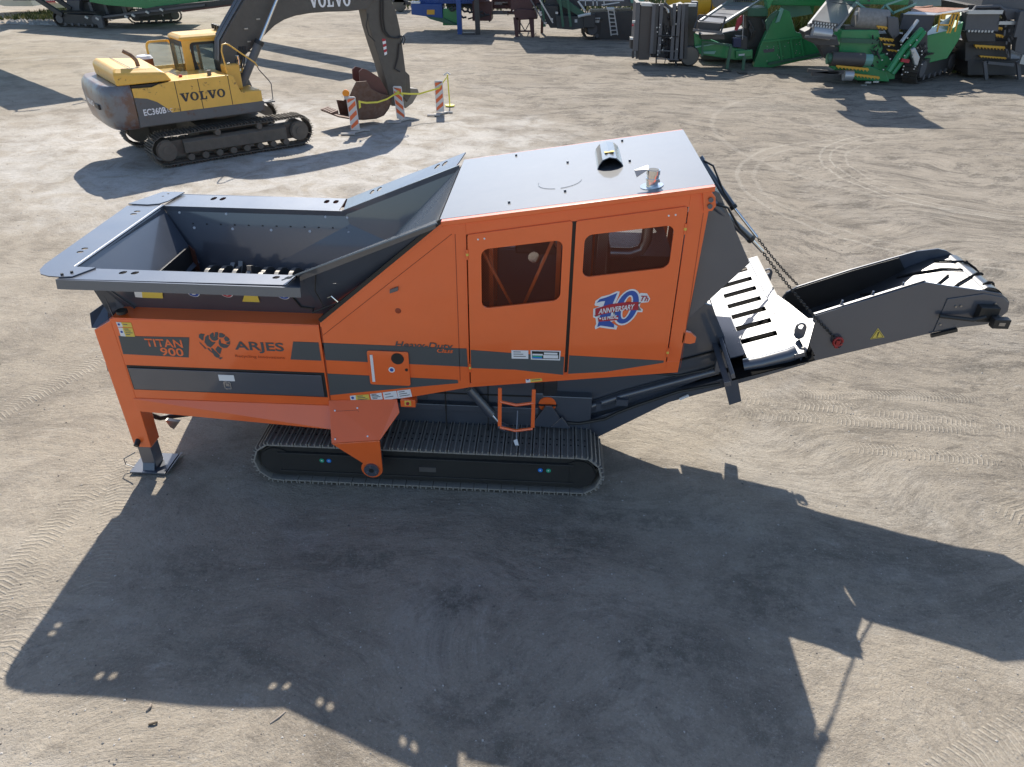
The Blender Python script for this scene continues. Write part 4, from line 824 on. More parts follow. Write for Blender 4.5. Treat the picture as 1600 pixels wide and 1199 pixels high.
# outrigger bracket gripping the track frame
T1 = [V((-2.31, NV-.006, 1.10)), P(620, 624, NV-.006), P(624, 645, 6.36), P(593, 689, 6.14), P(518, 694, 6.14)]
MB().prism([T1[0], T1[1], T1[2], T1[3], T1[4]], (0, .02, -.01)).build('outrigger_top', ORANGE, SH, .004)
hc = P(581, 733.5, 6.13); r = .118
arc2 = [(hc.x+r*math.cos(math.radians(t)), 6.13, hc.z+r*math.sin(math.radians(t))) for t in range(8, -221, -19)]
MB().prism([P(518, 694, 6.13), P(593, 689, 6.13)]+arc2, (0, .03, 0)).build('outrigger_arm', ORANGE, SH, .006)
hub = MB().cyl(hc-V((0, .025, 0)), hc, .082, n=28).build('hub_cap', GREY, SH, smooth=True)
MB().cyl(hc-V((0, .027, 0)), hc-V((0, .0251, 0)), .028, n=14).build('hub_bore', BLACK, hub)
m = MB()
for t in (95, 215, 330): q = hc+V((.056*math.cos(math.radians(t)), -.025, .056*math.sin(math.radians(t)))); m.cyl(q, q-V((0, .012, 0)), .012, n=8)
m.build('hub_bolt', CHROME, hub)
MB().box((hc.x-.08, 6.16, hc.z-.08), (hc.x+.08, 6.36, hc.z+.08)).build('outrigger_axle', GREY, SH)
m = MB()
tn = (T1[1]-T1[0]).cross(T1[4]-T1[0]).normalized(); tn = -tn if tn.y > 0 else tn
def TP(x, y): return PN(x, y, tn, T1[0])+tn*.012
for x, y in ((524, 642), (559, 638), (524.5, 686.5), (575, 682)): q = TP(x, y); m.cyl(q, q+tn*.006, .010, n=8)
m.build('cover_bolt', WHITE, SH)
m = MB()
for a, b in (((524, 643), (559, 641)), ((559, 640), (574, 682))):
    p, q = TP(*a)-tn*.008, TP(*b)-tn*.008; s_ = (q-p).normalized().cross(tn)*.002; m.prism([p-s_, q-s_, q+s_, p+s_], tn*.002)
m.build('cover_seam', OREDC, SH)
m = MB(); m.box((-1.52, NV-.04, 1.075), (-1.36, NV+.08, 1.165)); sb = m.build('switch_box', ORANGE, SH, .004)
MB().box((-1.475, NV-.046, 1.10), (-1.405, NV-.04, 1.16)).build('switch_label', YEL, sb); MB().cyl((-1.44, NV-.06, 1.13), (-1.44, NV-.046, 1.13), .018, n=14).build('emergency_button', REDP, sb)
# ladder
for u in (-.455, -.10): MB().bar((u, 6.40, 1.36), (u, 6.36, .90), .04, .02, up=(0, 1, 0)).build('ladder_rail', ORANGE, SH, .003)
for z in (1.20, .885):
    MB().tube([(-.45, 6.36+(z-.9)*.08, z), (-.28, 6.33+(z-.9)*.08, z-.015), (-.10, 6.36+(z-.9)*.08, z)], .016, 8).build('ladder_rung', ORANGE, SH, smooth=True)
MB().bar((-.28, 6.72, .86), (-.28, 6.5, .60), .012).build('hanging_strap', STEEL, SH)
MB().prism([(-.31, 6.50, .60), (-.27, 6.50, .62), (-.25, 6.46, .57), (-.29, 6.47, .56)], (0, 0, .01)).build('hanging_tag', WHITE, SH)
# --- crawler tracks
def oval(x0, x1, r, zc, off=0.0):
    L1 = x1-x0; per = 2*L1+2*PI*r
    def at(s):
        s %= per
        if s < L1: return (x0+s, zc+r, 0.0)
        s -= L1
        if s < PI*r: t = s/r; return (x1+r*math.sin(t), zc+r*math.cos(t), t)
        s -= PI*r
        if s < L1: return (x1-s, zc-r, PI)
        s -= L1; t = s/r; return (x0-r*math.sin(t), zc-r*math.cos(t), PI+t)
    return at, per
def shoe_mesh(w, pitch, th=.018, gr=.028, n=3, name='track_shoe', m_=TRACKM, holes=True):
    m = MB(); h = pitch*.48; m.box((-h, -w/2, -th), (h, w/2, 0))
    for k in range(n):
        x = -h+.012+(2*h-.024)*k/(n-1); m.box((x-.007, -w/2, 0), (x+.007, w/2, gr))
    if holes:
        m.mi = 1
        for yy in (-.05, .05):
            for xx in (-.5, .5): m.prism([(h*xx-.009, yy-.012, .0015), (h*xx+.009, yy-.012, .0015), (h*xx+.009, yy+.012, .0015), (h*xx-.009, yy+.012, .0015)], (0, 0, .001))
        m.mi = 0
    m.box((-h*.9, -.09, -th-.03), (h*.9, -.055, -th)); m.box((-h*.9, .055, -th-.03), (h*.9, .09, -th))
    return m
def crawler(root, x0, x1, r, v0, v1, pitch, fill=.80, inset=.05, gr=.028, n=3, world=True, boxm=TFRAME, outer=-1, shm=TRACKM):
    w = v1-v0; vc = (v0+v1)/2; rr_ = r-gr
    f = MB(); pts = [(x0+(rr_*fill)*math.cos(t), r+(rr_*fill)*math.sin(t)) for t in [PI/2+PI*k/10 for k in range(11)]]+[(x1+(rr_*fill)*math.cos(t), r+(rr_*fill)*math.sin(t)) for t in [-PI/2+PI*k/10 for k in range(11)]]
    f.prism([(x, v0+inset, z) for x, z in pts], (0, w-2*inset, 0)); 
    e = v0+.02 if outer < 0 else v1-.02; s_ = 1 if outer < 0 else -1
    if inset < .1:
      f.box((x0+.05, min(e, e+s_*.06), r-.11), (x1-.1, max(e, e+s_*.06), r+.13)); f.box((x0+.02, min(e-s_*.012, e+s_*.06), r+.115), (x1-.05, max(e-s_*.012, e+s_*.06), r+.14)); f.box((x0+.02, min(e-s_*.012, e+s_*.06), r-.135), (x1-.05, max(e-s_*.012, e+s_*.06), r-.11))
    fr = f.build('crawler_track', boxm, root, .004)
    for cx in (x0, x1): MB().cyl((cx, v0+.03, r), (cx, v1-.03, r), rr_*.72, n=26).build('track_wheel', boxm, fr, smooth=True)
    at, per = oval(x0, x1, rr_-.0, r); k_ = int(round(per/pitch)); pitch = per/k_
    src = shoe_mesh(w, pitch, gr=gr, n=n)
    me = None; off = XF.get(root.name, V((0, 0, 0)))
    for k in range(k_):
        x, z, t = at(k*pitch)
        if me is None: o = src.build('track_shoe', [shm, BLACK], None); me = o.data
        else: o = bpy.data.objects.new('track_shoe', me); COL.objects.link(o)
        o.parent = fr; o.location = V((x, vc, z))+off; o.rotation_euler = (0, t, 0)
    return fr
t1 = crawler(SH, -2.98, .42, .285, 6.32, 6.86, .155)
for u, mm in ((-2.46, GREENP), (-2.38, SKYB), (.0, SKYB), (.09, GREENP)):
    MB().cyl((u, 6.337, .335), (u, 6.333, .335), .027, n=16).build('round_marker', mm, t1)
    MB().cyl((u, 6.333, .335), (u, 6.332, .335), .012, n=3).build('marker_print', WHITE, t1)
MB().box((-1.36, 6.334, .24), (-1.17, 6.339, .305)).build('type_plate', STEEL, t1)
t2 = crawler(SH, -2.98, .42, .285, 8.0, 8.54, .155, outer=1)
# ================================================================== the excavator
EO = V((-9.35, 20.76, 0)); EH = math.radians(42); ES = .87
EX = thing('excavator', 'yellow and grey crawler excavator at the back left, its bucket on the ground', 'excavator', EO, EH, ES, local=True)
_e = V((math.cos(EH), math.sin(EH), 0)); _n = V((-math.sin(EH), math.cos(EH), 0))
def LY(x, y, ly):                        # point of the excavator's own upright plane at side offset ly
    r = _ray(x, y); t = (EO+_n*ly*ES-CAMP).dot(_n)/r.dot(_n); q = (CAMP+r*t-EO)/ES
    return V((q.dot(_e), ly, q.z))
EY = mat('excavator_yellow', (0.80, 0.46, 0.075), .42, coat=.2, var=.07, dust=.07, rust=.05, vscale=3)
EG = mat('excavator_grey', (0.10, 0.105, 0.11), .5, var=.12, dust=.12, rust=.18, vscale=1.2)
ECW = mat('counterweight_grey', (0.13, 0.14, 0.155), .4, var=.1, dust=.06, rust=.42, vscale=.9, coat=.4, crough=.35, spec=.8)
EB = mat('boom_charcoal', (0.058, 0.054, 0.049), .5, var=.14, dust=.2, vscale=2)
EBK = mat('bucket_rusty_steel', (0.13, 0.075, 0.055), .6, metal=.2, var=.25, dust=.12, rust=.45, vscale=3)
ETR = mat('muddy_track_steel', (0.10, 0.09, 0.075), .7, metal=.2, var=.3, dust=.3, vscale=9, bump=.3)
EDK = mat('dirty_undercarriage', (.085, .074, .06), .75, var=.3, dust=.28, vscale=4)
def ep(pts, y0, y1): return MB().prism([(x, y0, z) for x, z in pts], (0, y1-y0, 0))
tr_l = crawler(EX, -2.25, 1.90, .48, -1.70, -1.10, .203, fill=.55, inset=.16, gr=.06, boxm=EDK, shm=ETR, outer=-1)
tr_r = crawler(EX, -2.25, 1.90, .48, 1.10, 1.70, .203, fill=.55, inset=.16, gr=.06, boxm=EDK, shm=ETR, outer=1)
for tr in (tr_l, tr_r):
    pass
dm = mat('dried_mud', (.17, .15, .125), .9, var=.2, dust=.3)
for ly in (-1.70, 1.68):
    MB().loft([[(-1.75, ly, .34), (1.45, ly, .30), (1.45, ly, .64), (-1.75, ly, .64)], [(-1.75, ly+(.14 if ly < 0 else -.1), .30), (1.45, ly+(.14 if ly < 0 else -.1), .26), (1.45, ly+(.14 if ly < 0 else -.1), .72), (-1.75, ly+(.14 if ly < 0 else -.1), .72)]]).build('side_frame', EDK, tr_l if ly < 0 else tr_r, .01)
    m = MB(); s_ = -1 if ly < 0 else 1
    for x in (-2.25, 1.90): 
        w = MB().cyl((x, ly-.01, .48), (x, ly+.04, .48), .27, n=22); w.cyl((x, ly-.03, .48), (x, ly+.05, .48), .13, n=14); w.build('track_wheel', EDK, tr_l if ly < 0 else tr_r, smooth=True)
    for k in range(8): MB().cyl((-1.6+k*.43, ly+.02, .20), (-1.6+k*.43, ly+.3, .20), .10, n=12).build('roller', EDK, tr_l if ly < 0 else tr_r, smooth=True)
    for x in (-.7, .6): MB().cyl((x, ly-.02, .80), (x, ly+.2, .80), .09, n=12).build('carrier_roller', EDK, tr_l if ly < 0 else tr_r, smooth=True)
MB().box((-1.1, -1.15, .45), (1.1, 1.15, .95)).cyl((0, 0, .9), (0, 0, 1.15), .72, n=24).build('undercarriage', EDK, EX, .02)
MB().box((-2.75, -1.42, 1.15), (.96, 1.42, 1.46)).build('deck_frame', EG, EX, .02)
# counterweight: rounded slab of several heights
def cwring(z, grow, xf=-2.74):
    pts = []
    for k in range(13):
        t = math.radians(-90-180*k/12); c_, s_ = math.cos(t), math.sin(t)
        px = -2.95+grow*-.0+(.62+grow)*(-abs(c_)**.62); py = (1.44+grow*.6)*(1 if s_ > 0 else -1)*abs(s_)**.55*-1
        pts.append((px, -py, z))
    pts = [(xf, -(1.44+grow*.6), z)]+pts+[(xf, 1.44+grow*.6, z)]
    return pts
m = MB().loft([cwring(1.12, -.16), cwring(1.25, -.05), cwring(1.5, .0), cwring(2.0, .02), cwring(2.2, -.02), cwring(2.31, -.12)])
cw_ = m.build('counterweight', ECW, EX, .02, smooth=True)
MB().box((-3.60, -.9, 1.66), (-3.50, -.5, 1.80)).build('counterweight_recess', BLACK, cw_, .02)
text('lettering', 'VOLVO', (-3.595, .35, 1.68), .15, WHITE, cw_, right=(0, -1, 0), up=(0, 0, 1), depth=.004, bold=.03, width=.75)
# near side panels
m = ep([(-2.73, 1.46), (.94, 1.46), (.94, 1.78), (.30, 1.80), (.16, 2.26), (.08, 2.31), (-1.59, 2.31), (-2.0, 2.26), (-2.2, 2.20), (-2.73, 2.22)], -1.45, -1.40)
nsp = m.build('side_panel', EY, EX, .012)
ep([(-2.73, 1.46), (.94, 1.46), (.94, 1.78), (.30, 1.80), (.16, 2.26), (.08, 2.31), (-1.59, 2.31), (-2.73, 2.22)], 1.40, 1.45).build('side_panel', EY, EX, .012)
ep([(-2.735, 1.455), (-1.80, 1.455), (-1.92, 1.60), (-2.15, 1.80), (-2.4, 1.92), (-2.735, 1.98)], -1.456, -1.452).build('grey_flash', EG, nsp)
ep([(-2.74, 1.18), (.97, 1.18), (.97, 1.47), (-2.74, 1.47)], -1.458, -1.42).build('lower_skirt', EG, EX, .01)
m = MB()
for x in (-1.57, -.91, -.02): m.box((x, -1.4525, 1.47), (x+.02, -1.449, 2.29))
m.build('panel_seam', BLACK, nsp)
# slab-serif lettering
GL = {'V': [[(0, 1), (.5, 1), (.5, .87), (.40, .87), (.57, .32), (.73, .87), (.63, .87), (.63, 1), (1, 1), (1, .87), (.92, .87), (.62, 0), (.42, 0), (.09, .87), (0, .87)]],
      'L': [[(0, 1), (.52, 1), (.52, .87), (.38, .87), (.38, .13), (.62, .13), (.68, .38), (.80, .38), (.77, 0), (0, 0), (0, .13), (.12, .13), (.12, .87), (0, .87)]]}
def slabword(name, word, p0, h, w, m_, parent, right, up, nrm):
    adv = {'V': 1.0, 'O': .96, 'L': .84}; tot = sum(adv[c_] for c_ in word)+.04*(len(word)-1); sx = w/tot; x = 0; m = MB()
    R, U, Nn = Vector(right).normalized(), Vector(up).normalized(), Vector(nrm).normalized()
    def q(a, b): return Vector(p0)+R*(a*sx)+U*(b*h)
    for c_ in word:
        if c_ == 'O':
            n = 20; o1 = [(x+.46+.46*math.cos(2*PI*k/n), .5+.52*math.sin(2*PI*k/n)) for k in range(n)]; i1 = [(x+.46+.20*math.cos(2*PI*k/n), .5+.38*math.sin(2*PI*k/n)) for k in range(n)]
            m.add([q(*p) for p in o1]+[q(*p) for p in i1], [(k, (k+1) % n, n+(k+1) % n, n+k) for k in range(n)])
        else:
            for g in GL[c_]: m.prism([q(x+a, b) for a, b in g], Nn*.004)
        x += adv[c_]+.04
    return m.build(name, m_, parent)
lm = mat('dark_letter_vinyl', (.035, .035, .04), .5)
slabword('lettering', 'VOLVO', (-1.49, -1.452, 1.72), .235, 1.33, lm, nsp, (1, 0, .0), (0, 0, 1), (0, -1, 0))
text('lettering', 'EC360B', (-2.58, -1.458, 1.48), .17, WHITE, nsp, depth=.002, bold=.02, width=.62)
text('lettering', 'LC', (-1.92, -1.458, 1.50), .10, WHITE, nsp, depth=.002, width=.14)
text('lettering', 'ET-16', (-1.74, -1.453, 1.50), .07, lm, nsp, depth=.002, width=.16)
# engine hood, deck tops
hd = MB().loft([[(-3.08, -1.38, 2.30), (-1.58, -1.38, 2.30), (-1.58, .95, 2.30), (-3.08, .95, 2.30)], [(-3.10, -1.38, 2.62), (-1.72, -1.36, 2.52), (-1.66, .95, 2.55), (-3.10, .95, 2.64)], [(-3.0, -1.22, 2.73), (-1.86, -1.2, 2.64), (-1.8, .85, 2.66), (-3.0, .85, 2.76)]])
hood = hd.build('engine_hood', EY, EX, .05, seg=3)
MB().box((-2.55, -1.39, 2.28), (-2.53, 1.0, 2.80)).build('hood_seam', EG, hood) if False else None
MB().prism([(-2.62, -1.30, 2.735), (-2.60, -1.30, 2.735), (-2.60, .80, 2.745), (-2.62, .80, 2.745)], (0, 0, .006)).build('hood_seam', BLACK, hood)
MB().box((-1.62, -1.40, 2.18), (.08, .05, 2.30)).build('deck_plate', EY, EX, .03)
MB().box((-1.62, .05, 1.46), (-.75, 1.40, 2.22)).build('deck_plate', EY, EX, .03)
MB().box((-2.72, -1.38, 1.46), (-1.6, 1.38, 2.28)).build('engine_bay', BLACK, EX)
MB().box((.3, -1.38, 1.46), (.93, -.42, 1.80)).build('step_box', EY, EX, .03)
MB().box((.10, -1.05, 1.8), (.55, -.62, 2.52)).build('tool_box', EY, EX, .05, seg=3)
ex_ = MB(); ex_.tube([(-2.30, -.95, 2.7), (-2.32, -.95, 2.86), (-2.42, -.93, 3.0), (-2.60, -.90, 3.12)], .055, 10); ex_.build('exhaust_pipe', mat('rusty_pipe', (.25, .16, .10), .7, rust=.5), EX, smooth=True)
MB().cyl((-1.62, .95, 2.22), (-1.62, .95, 2.62), .24, n=16).build('pre_cleaner', mat('rust_brown', (.20, .08, .04), .7, var=.2), EX, smooth=True); MB().cyl((-1.62, .95, 2.62), (-1.62, .95, 2.70), .25, .2, n=16).build('pre_cleaner_cap', WHITE, EX, smooth=True)
MB().cyl((-1.2, -.9, 2.30), (-1.2, -.9, 2.36), .05, n=10).build('filler_cap', REDP, EX); MB().cyl((-.42, -1.1, 2.30), (-.42, -1.1, 2.44), .06, n=10).build('filler_neck', EG, EX)
# cab
cx0, cx1, cy0, cy1, cz0, cz1 = -.72, 1.15, .10, 1.18, 1.46, 3.22
cb = MB()
def post(x, y, w=.10, d=.08, x2=None): cb.hexa([(x-w/2, y-d/2, cz0), (x+w/2, y-d/2, cz0), (x+w/2, y+d/2, cz0), (x-w/2, y+d/2, cz0), ((x2 or x)-w/2, y-d/2, cz1-.1), ((x2 or x)+w/2, y-d/2, cz1-.1), ((x2 or x)+w/2, y+d/2, cz1-.1), ((x2 or x)-w/2, y+d/2, cz1-.1)])
cb.prism([(cx0, cy0, cz0), (cx0+.32, cy0, cz0), (cx0+.32, cy0, 2.3), (cx0+.25, cy0, 2.9), (cx0+.28, cy0, 3.02), (cx1-.2, cy0, 3.05), (cx1-.2, cy0, cz1-.03), (cx0+.05, cy0, cz1-.03)], (0, .05, 0))
cb.prism([(cx0+.3, cy0, cz0), (cx1, cy0, cz0), (cx1, cy0, 2.12), (cx0+.3, cy0, 2.12)], (0, .05, 0))
post(cx1-.03, cy0+.03, .07, .06, cx1-.22); post(cx1-.03, cy1-.03, .07, .06, cx1-.22); post(cx0+.06, cy1-.04); post(.1, cy1-.03, .08)
cb.box((cx0, cy0+.05, cz0), (cx0+.05, cy1, 2.1)); cb.box((cx0, cy1-.05, cz0), (cx1, cy1, 2.0)); cb.box((cx1-.05, cy0, cz0), (cx1, cy1, 1.75))
cab = cb.build('cab', EY, EX, .012)
MB().loft([[(cx0-.02, cy0-.02, 3.12), (cx1-.16, cy0-.02, 3.12), (cx1-.16, cy1+.02, 3.12), (cx0-.02, cy1+.02, 3.12)], [(cx0-.02, cy0-.02, 3.2), (cx1-.18, cy0-.02, 3.2), (cx1-.18, cy1+.02, 3.2), (cx0-.02, cy1+.02, 3.2)], [(cx0+.08, cy0+.08, 3.27), (cx1-.3, cy0+.08, 3.27), (cx1-.3, cy1-.08, 3.27), (cx0+.08, cy1-.08, 3.27)]]).build('cab_roof', EY, cab, .03, seg=3)
ol = rrect(-.45, 2.12, .93, 3.06, .1); il = rrect(-.37, 2.19, .86, 2.99, .07); ring_plate(ol, il, cy0-.015, .02).build('window_seal', BLACK, cab)
MB().add([(x, cy0+.01, z) for x, z in il], [list(range(len(il)))]).build('window_pane', GLASS, cab)
yz = [(cx0-.012, y, z) for y, z in rrect(cy0+.06, 2.05, cy1-.04, 3.10, .08)]; yi = [(cx0-.012, y, z) for y, z in rrect(cy0+.15, 2.15, cy1-.13, 2.98, .06)]
n = len(yz); m = MB(); m.add(yz+yi, [(k, (k+1) % n, n+(k+1) % n, n+k) for k in range(n)]); m.build('window_seal', BLACK, cab); MB().add(yi, [list(range(n))]).build('window_pane', GLASS, cab)
MB().add([(cx1-.04, cy0+.06, 1.75), (cx1-.04, cy1-.06, 1.75), (cx1-.22, cy1-.06, 3.1), (cx1-.22, cy0+.06, 3.1)], [(0, 1, 2, 3)]).build('window_pane', GLASS, cab)
MB().add([(-.6, cy1-.02, 2.0), (cx1-.08, cy1-.02, 2.0), (cx1-.22, cy1-.02, 3.1), (-.6, cy1-.02, 3.1)], [(0, 1, 2, 3)]).build('window_pane', GLASS, cab)
st_ = MB(); st_.box((-.30, .4, 1.7), (.2, .9, 2.0)); st_.prism([(-.35, .4, 1.95), (-.15, .4, 1.95), (-.3, .4, 2.75), (-.42, .4, 2.75)], (0, .5, 0)); st_.build('seat', BLACK, cab, .05)
MB().tube([(.45, .65, 1.8), (.65, .65, 2.3)], .03).tube([(.62+.03*math.cos(t), .65+.2*math.cos(t), 2.32+.15*math.sin(t)) for t in [k*.45 for k in range(15)]], .018, 6).build('steering_column', BLACK, cab)
for x in (.25, .6): MB().tube([(x, .22, 1.9), (x+.05, .25, 2.35)], .025).build('control_lever', BLACK, cab)
# door folded back along the cab's far side
dpts = rrect(-1.42, 1.65, -.62, 3.05, .16); dn = rrect(-1.36, 2.05, -.68, 2.99, .12)
ring_plate(dpts, dn, 1.28, .04).build('cab_door', EY, EX); MB().add([(x, 1.30, z) for x, z in dn], [list(range(len(dn)))]).build('door_pane', glass_mat('door_glass', (.45, .52, .52)), EX)
for k in range(4): MB().box((.66, .22+k*.22, 3.25), (.72, .32+k*.22, 3.33)).box((.60, .24+k*.22, 3.30), (.74, .34+k*.22, 3.44)).build('work_light', BLACK, cab, .01)
MB().tube([(.06, -1.3, 2.25), (.0, -1.3, 2.95), (.05, -1.3, 3.12), (.16, -1.3, 3.14), (.25, -1.3, 3.1), (.95, -1.3, 2.55), (1.0, -1.3, 2.45)], .022, 8).build('handrail', EY, EX, smooth=True)
MB().tube([(1.0, -1.3, 2.45), (1.03, -1.3, 2.35), (1.3, -1.3, 2.0), (1.35, -1.3, 1.9), (1.33, -1.3, 1.45), (1.1, -1.3, 1.40)], .016, 8).build('handrail', EG, EX, smooth=True)
MB().box((.92, -1.40, 1.38), (1.35, -1.0, 1.42)).build('step_plate', EG, EX)
MB().tube([(.1, -1.28, 2.6), (.45, -1.2, 2.6), (.5, -1.15, 2.7)], .012).build('mirror_arm', BLACK, EX); MB().box((.48, -1.2, 2.5), (.53, -1.0, 2.78)).build('mirror', CHROME, EX, .02)
m = MB()
for k in range(5): m.tube([(.2+k*.08, -.5, 1.9), (.35+k*.09, -.4-.04*k, 2.35), (.6+k*.08, -.35, 2.3), (.9+k*.05, -.33, 2.9)], .025, 6)
m.build('hydraulic_hoses', BLACK, EX, smooth=True)
# boom: welded box, bent at the knee
by = -.34
under = [(374, 132), (374, 97), (407, 62), (430, 40), (445, 31), (462, 25), (485, 21), (510, 19), (545, 18), (574, 15)]
up_ = [(600, -22), (565, -34), (520, -44), (480, -46), (450, -44), (424, -34), (400, -20), (381, 1), (362, 33), (345, 64), (346, 100), (352, 132)]
bp = [LY(x, y, by) for x, y in under+up_]
boom = MB().prism([(p.x, by, p.z) for p in bp], (0, .68, 0)).build('boom', EB, EX, .03)
# hydraulic pipes along the boom's back
for yy in (-.26, -.14, .02, .14):
    pts = [LY(x, y, by) for x, y in [(346, 98), (346, 66), (363, 35), (382, 2), (401, -19), (426, -33), (455, -42)]]
    MB().tube([(p.x-.05, yy, p.z+.05) for p in pts], .03, 8).build('boom_pipe', mat('pipe_grey', (.16, .165, .17), .3, metal=.5) if yy == -.26 else MATS['pipe_grey'], boom, smooth=True)
m = MB()
for x, y in ((389, 65), (389, 80), (403, 30), (384, 45)):
    p = LY(x, y, by); m.box((p.x-.06, by-.03, p.z-.02), (p.x+.06, by, p.z+.02))
m.build('pipe_clamp', STEEL, boom)
slp = (LY(545, 10, by-.01)-LY(484, 10, by-.01)); a_ = LY(484, 12.5, by-.008); b_ = LY(549, 9.5, by-.008)
slabword('lettering', 'VOLVO', a_, .40, (b_-a_).length, WHITE, boom, b_-a_, V((0, 0, 1)), (0, -1, 0))
for yy in (-.55, .55):
    a, b, c = LY(374, 140, -.5), LY(404, 66, -.5), LY(432, -5, -.45); a, b, c = [V((q.x, yy, q.z)) for q in (a, b, c)]
    cy_ = MB().cyl(a, b, .125, n=14).build('boom_cylinder', EG, EX, smooth=True); MB().cyl(b, c, .05, n=12).build('cylinder_rod', CHROME, cy_, smooth=True); MB().cyl(b-(b-a).normalized()*.08, b+(b-a).normalized()*.05, .145, n=14).build('cylinder_gland', BLACK, cy_, smooth=True)
    MB().box((a.x-.2, yy-.12, 1.3), (a.x+.15, yy+.12, 1.9)).build('cylinder_mount', EG, EX, .02)
MB().prism([(.3, -.42, 1.3), (1.2, -.42, 1.3), (.95, -.42, 2.1), (.6, -.42, 2.25)], (0, .06, 0)).prism([(.3, .36, 1.3), (1.2, .36, 1.3), (.95, .36, 2.1), (.6, .36, 2.25)], (0, .06, 0)).box((.3, -.4, 1.2), (1.2, .4, 1.5)).build('boom_mount', EG, EX, .01)
# stick
sy = -.26
spx = [(571, 15), (577, 42), (586, 72), (597, 105), (604, 130), (609, 152), (613, 166), (620, 166), (634, 142), (634, 112), (631, 88), (625, 45), (619, 18), (611, 0), (596, -30), (580, -30)]
sp_ = [LY(x, y, sy) for x, y in spx]
stick = MB().prism([(p.x, sy, p.z) for p in sp_], (0, .52, 0)).build('stick', EB, EX, .02)
# bent front lip and hoses on the stick
m = MB()
for off, r_ in ((0, .022), (4, .022)):
    m.tube([(q.x, sy-.04, q.z) for q in [LY(x+off, y, sy-.04) for x, y in [(595, 0), (595, 30), (598, 48), (606, 58), (618, 60), (627, 56), (629, 62), (626, 70)]]], r_, 6)
m.build('stick_hose', BLACK, stick, smooth=True)
m = MB(); m.tube([(q.x, sy-.04, q.z) for q in [LY(x, y, sy-.04) for x, y in [(575, 22), (572, 40), (576, 55), (586, 65)]]], .02, 6); m.tube([(q.x, sy-.05, q.z) for q in [LY(x, y, sy-.05) for x, y in [(624, 68), (622, 90), (617, 108), (625, 112)]]], .025, 6); m.build('stick_hose', BLACK, stick, smooth=True)
w_ = MB(); r_ = MB()
for k in range(6):
    f0, f1 = k/6, (k+1)/6; A = (597, 61); B = (602.5, 61); Cc = (605, 86); Dd = (601, 87)
    def lp(f, l): a = (A[0]+(Dd[0]-A[0])*f, A[1]+(Dd[1]-A[1])*f); b = (B[0]+(Cc[0]-B[0])*f, B[1]+(Cc[1]-B[1])*f); return LY(a[0]+(b[0]-a[0])*l, a[1]+(b[1]-a[1])*l, sy-.006)
    (r_ if k % 2 == 0 else w_).prism([lp(f0, 0), lp(max(0, f0-.05), 1), lp(f1-.05, 1), lp(f1, 0)], (0, .003, 0))
r_.build('hazard_stripe', REDP, stick); w_.build('hazard_stripe', WHITE, stick)
MB().prism([LY(x, y, -.2) for x, y in [(628, 108), (634, 112), (640, 118), (642, 150), (636, 160), (630, 150)]], (0, .12, 0)).build('tipping_link', EB, EX, .01); MB().prism([LY(x, y, .1) for x, y in [(628, 108), (634, 112), (640, 118), (642, 150), (636, 160), (630, 150)]], (0, .12, 0)).build('tipping_link', EB, EX, .01)
MB().prism([LY(x, y, -.15) for x, y in [(636, 142), (642, 138), (653, 139), (655, 145), (645, 162), (634, 170), (630, 160)]], (0, .4, 0)).build('link_casting', mat('worn_grey', (.2, .18, .16), .6, dust=.2), EX, .03)
# bucket and quick coupler ears
prof = [(519, 180), (530, 184), (548, 187), (568, 188), (588, 186), (600, 181), (608, 170), (612, 158), (612, 150)]
bpz = [LY(x, y, -.6) for x, y in prof]
dz = 0.0-min(0.0, min(p.z for p in bpz))
bpz = [V((p.x, 0, p.z+dz)) for p in bpz]
m = MB(); outer = [(p.x, p.z) for p in bpz]; inner = [(p.x-.01, p.z+.05) for p in bpz[:5]]+[(p.x-.05, p.z+.02) for p in bpz[5:]]
loopp = outer+inner[::-1]; m.prism([(x, -.60, z) for x, z in loopp], (0, .8, 0)); bucket = m.build('bucket', EBK, EX)
sidep = [(542, 162), (551, 140), (557, 128), (573, 127), (580, 139), (596, 147), (612, 150)]
sq = [LY(x, y, -.6)+V((0, 0, dz)) for x, y in sidep]
for y0, zs in ((-.60, 1.0), (.16, .62)): MB().prism([(p.x, y0, p.z) for p in bpz[::-1][:-2]]+[(p.x, y0, p.z*zs if q_ not in (0, 6) else p.z) for q_, p in enumerate(sq)], (0, .04, 0)).build('bucket_side', EBK, bucket, .008)
for k in range(5):
    y = -.54+k*.17; t_ = bpz[0]; MB().loft([[(t_.x+.25, y-.06, t_.z-.0), (t_.x+.25, y+.06, t_.z), (t_.x+.25, y+.06, t_.z+.13), (t_.x+.25, y-.06, t_.z+.13)], [(t_.x-.04, y-.05, t_.z+.02), (t_.x-.04, y+.05, t_.z+.02), (t_.x-.04, y+.05, t_.z+.07), (t_.x-.04, y-.05, t_.z+.07)]]).build('tooth', EBK, bucket, .006)
for y0 in (-.28, .22):
    e_ = [LY(x, y, -.25) for x, y in [(561, 112), (566, 107), (573, 109), (592, 121), (603, 140), (608, 155), (598, 152), (578, 140), (562, 127)]]
    MB().prism([(p.x, y0, p.z) for p in e_], (0, .06, 0)).build('coupler_ear', mat('dark_red_steel', (.12, .045, .035), .55, rust=.2) if y0 < 0 else MATS['dark_red_steel'], EX, .008)
